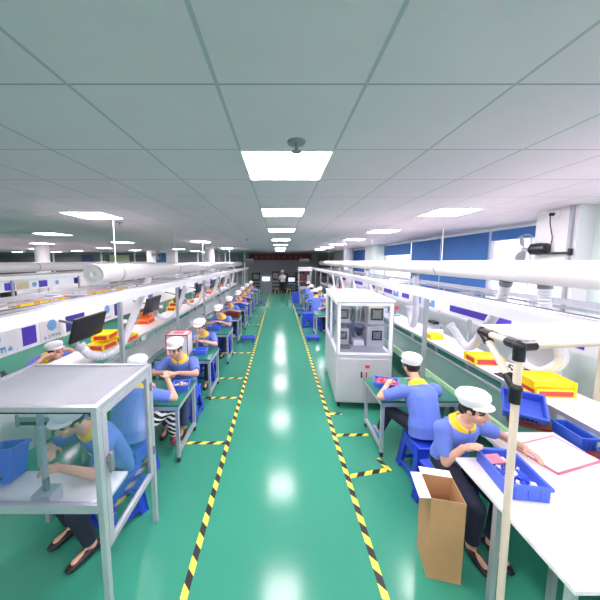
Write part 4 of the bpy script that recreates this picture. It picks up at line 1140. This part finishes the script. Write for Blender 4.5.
# ================================================================== WINDOW WALL THINGS
for k, (a, b, z) in enumerate(((4.05, 5.66, 2.87), (5.74, 7.40, 1.35), (7.44, 9.05, 1.40), (9.10, 11.38, 2.68), (12.98, 16.62, 1.4))):
    t = thing('roller_blind', ['short blue roller blind above the bright window nearest the wall fan', 'full blue roller blind next to the short one by the fan', 'full blue roller blind between the full one and the half one', 'half lowered blue roller blind over the bright window', 'blue roller blind beyond the pale green pier'][k], 'blind', (XR - .03, 0, 0), 0, 'blue roller blinds')
    MB().box((-.004, a, z), (.004, b, 3.07)).build('fabric', 'blind', t)
    MB().cyl((0, a, 3.09), (0, b, 3.09), .025).build('roller_tube', 'white', t)
    MB().box((-.01, a, z - .02), (.01, b, z)).build('bottom_bar', 'white', t)
def wall_fan(label, loc, rz, sc=1.0, yaw=0):
    t = thing('wall_fan', label, 'fan', loc, rz); t.scale = (sc,) * 3
    # bracket runs along -y to the wall, blades face +y
    MB().box((-.03, -.38, -.06), (.03, -.02, -.03)).build('bracket', 'black', t, .004)
    MB().box((-.05, -.40, -.08), (.05, -.38, .01)).build('wall_plate', 'black', t, .004)
    MB().lathe([(.02, -.14), (.075, -.12), (.085, -.04), (.08, .06), (.05, .09), (.01, .095)], (0, 0, 0.02), m=Matrix.Rotation(R(-90), 3, 'X')).build('motor', 'black', t)
    m = MB(); Rr = .22
    for q in range(28):
        a = 2 * PI * q / 28
        m.tube(spline([(.04 * math.cos(a), .24, .02 + .04 * math.sin(a)), (Rr * .7 * math.cos(a), .22, .02 + Rr * .7 * math.sin(a)), (Rr * math.cos(a), .15, .02 + Rr * math.sin(a)), (Rr * .6 * math.cos(a), .09, .02 + Rr * .6 * math.sin(a)), (.05 * math.cos(a), .085, .02 + .05 * math.sin(a))], 4), .0022, 5)
    m.tube([(Rr * math.cos(2 * PI * i / 32), .15, .02 + Rr * math.sin(2 * PI * i / 32)) for i in range(33)], .005, 6)
    m.build('cage', 'lightgrey', t)
    for q in range(3):
        a = 2 * PI * q / 3; m = MB()
        c_, s_ = math.cos(a), math.sin(a)
        def bp(r_, w_, y): return [(r_ * c_ - w_ * s_, y - .02, .02 + r_ * s_ + w_ * c_), (r_ * c_ + w_ * s_, y + .02, .02 + r_ * s_ - w_ * c_)]
        p0, p1, p2 = bp(.03, .02, .16), bp(.12, .07, .16), bp(.19, .05, .16)
        vs = [V(x) for x in p0 + p1 + p2]; vs += [v + V((0, .004, 0)) for v in vs]
        m.add(vs, [(0, 1, 3, 2), (2, 3, 5, 4), (6, 8, 9, 7), (8, 10, 11, 9), (0, 2, 8, 6), (2, 4, 10, 8), (1, 7, 9, 3), (3, 9, 11, 5), (4, 5, 11, 10), (0, 6, 7, 1)])
        m.build('blade', 'lightgrey', t)
    MB().cyl((0, .09, .02), (0, .2, .02), .03).build('hub', 'lightgrey', t)
    return t
wall_fan('black wall fan with wire cage on the white column by the windows', (3.66, 3.80, 2.60), R(10), 1.0)
wall_fan('black wall fan high on the far white pillar', (-7.95, 17.45, 2.80), R(180), 1.5)
t = thing('wall_socket', 'white wall socket with black plug high on the column', 'socket', (3.74, 3.66, 3.08))
MB().box((-.02, -.06, -.05), (0, .06, .05)).build('plate', 'white', t, .004); MB().cyl((-.02, .02, 0), (-.06, .02, 0), .022).build('plug', 'black', t)
tag(MB().tube(spline([(3.68, 3.68, 3.07), (3.70, 3.69, 2.95), (3.715, 3.66, 2.75), (3.71, 3.70, 2.62), (3.71, 3.83, 2.57)], 8), .006, 8).build('power_cord', 'black'), 'black power cord hanging from the socket on the column', 'cord')
MBp = MB().box((-8.35, 17.985, 2.35), (-7.65, 17.998, 3.0)); o = MBp.build('wall_poster', 'cyan'); tag(o, 'blue poster on the far white pillar below the fan', 'poster')
tag(MB().box((-16.6, YF - .06, 2.2), (-15.6, YF - .035, 2.95)).build('notice_board', 'navyboard'), 'dark navy notice board on the far wall beyond the ducts', 'notice board')
tag(MB().box((-14.2, YF - .06, 2.0), (-12.6, YF - .035, 2.95)).build('notice_board', mat('pale_olive', (206, 212, 170), .6)), 'pale olive notice board on the far wall', 'notice board')

# ================================================================== FAR END
bn = thing('banner', 'long dark red banner with faded lettering on the far wall', 'banner', (0, YF - .07, 0))
MB().box((-2.58, 0, 2.53), (2.66, .02, 3.04)).build('cloth', 'banner', bn)
rr = random.Random(12)
for q in range(9):
    g = MB(); glyph(g, (-2.1 + q * .47, -.004, 2.62), (1, 0, 0), (0, 0, 1), .32, rr, 7, .03)
    g.build('character', 'bannertext', bn)
for x, lb in ((-2.55, 'white wall unit at the end of the banner on the monitor side'), (2.05, 'white wall unit at the end of the banner on the window side')):
    t = thing('wall_unit', lb, 'air unit', (x, YF - .10, 2.5)); MB().box((-.4, -.26, -.16), (.4, 0, .14)).build('housing', 'lightgrey', t, .02); MB().box((-.36, -.265, -.12), (.36, -.255, -.04)).build('louvre', 'grey', t)
def rack(label, x, y, w_, h_, m, scr):
    t = thing('test_rack', label, 'rack', (x, y, 0), 0, 'racks at the far end')
    MB().box((-w_ / 2, -.3, 0), (w_ / 2, .3, h_)).build('body', m, t, .01)
    MB().box((-w_ * .32, -.31, h_ * .66), (w_ * .32, -.3, h_ * .92)).build('screen', scr, t)
    for q in range(3): MB().box((-w_ * .42, -.315, h_ * (.12 + .17 * q)), (w_ * .42, -.3, h_ * (.22 + .17 * q))).build('drawer', 'grey', t)
rack('grey test rack with a pale screen at the far end of the aisle', -1.05, 20.8, .95, 1.35, 'grey', 'lit')
rack('tall dark rack between the grey rack and the standing person', -.30, 21.4, .62, 1.62, 'dark', 'grey')
rack('dark rack just behind the standing person', .45, 21.7, .55, 1.45, 'black', 'grey')
rack('dark rack with a lit screen beside the standing person', .95, 21.2, .8, 1.25, 'dark', 'lit')
rack('tall dark rack near the window-side end of the far wall', 1.65, 21.6, .7, 1.55, 'dark', 'grey')
rack('dark rack by the monitor-side end of the far wall', -1.9, 21.7, .7, 1.5, 'dark', 'grey')
for k, (x, lb) in enumerate(((-.2, 'wooden legged stool before the dark rack at the far end'), (.72, 'wooden legged stool beside the standing person'))):
    t = thing('wooden_stool', lb, 'stool', (x, 20.35, 0), 0, 'wooden legged stools at the far end')
    MB().cyl((0, 0, .42), (0, 0, .46), .18, None, 20).build('seat', 'dark', t)
    for q in range(4):
        a = PI / 4 + q * PI / 2; MB().cyl((.22 * math.cos(a), .22 * math.sin(a), 0), (.10 * math.cos(a), .10 * math.sin(a), .42), .03).build('leg', 'wood', t)
t = thing('test_cabinet', 'white topped test cabinet with dark screens at the far end of the window-side tables', 'cabinet', (1.56, 16.25, 0))
MB().box((-.38, -.3, 0), (.38, .3, .9)).build('body', 'lightgrey', t, .01)
for x in (-.36, .36): MB().box((x - .02, .2, .9), (x + .02, .26, 1.85)).build('post', 'white', t)
MB().box((-.42, -.34, 1.85), (.42, .3, 2.08)).build('hood', 'white', t, .02)
MB().box((-.32, -.1, 1.25), (.10, -.06, 1.62)).build('screen', 'darkred', t); MB().box((.14, -.1, 1.2), (.34, .1, 1.6)).build('instrument', 'lightgrey', t)
MB().box((-.30, -.12, .9), (.3, .1, 1.15)).build('instrument', 'dark', t)
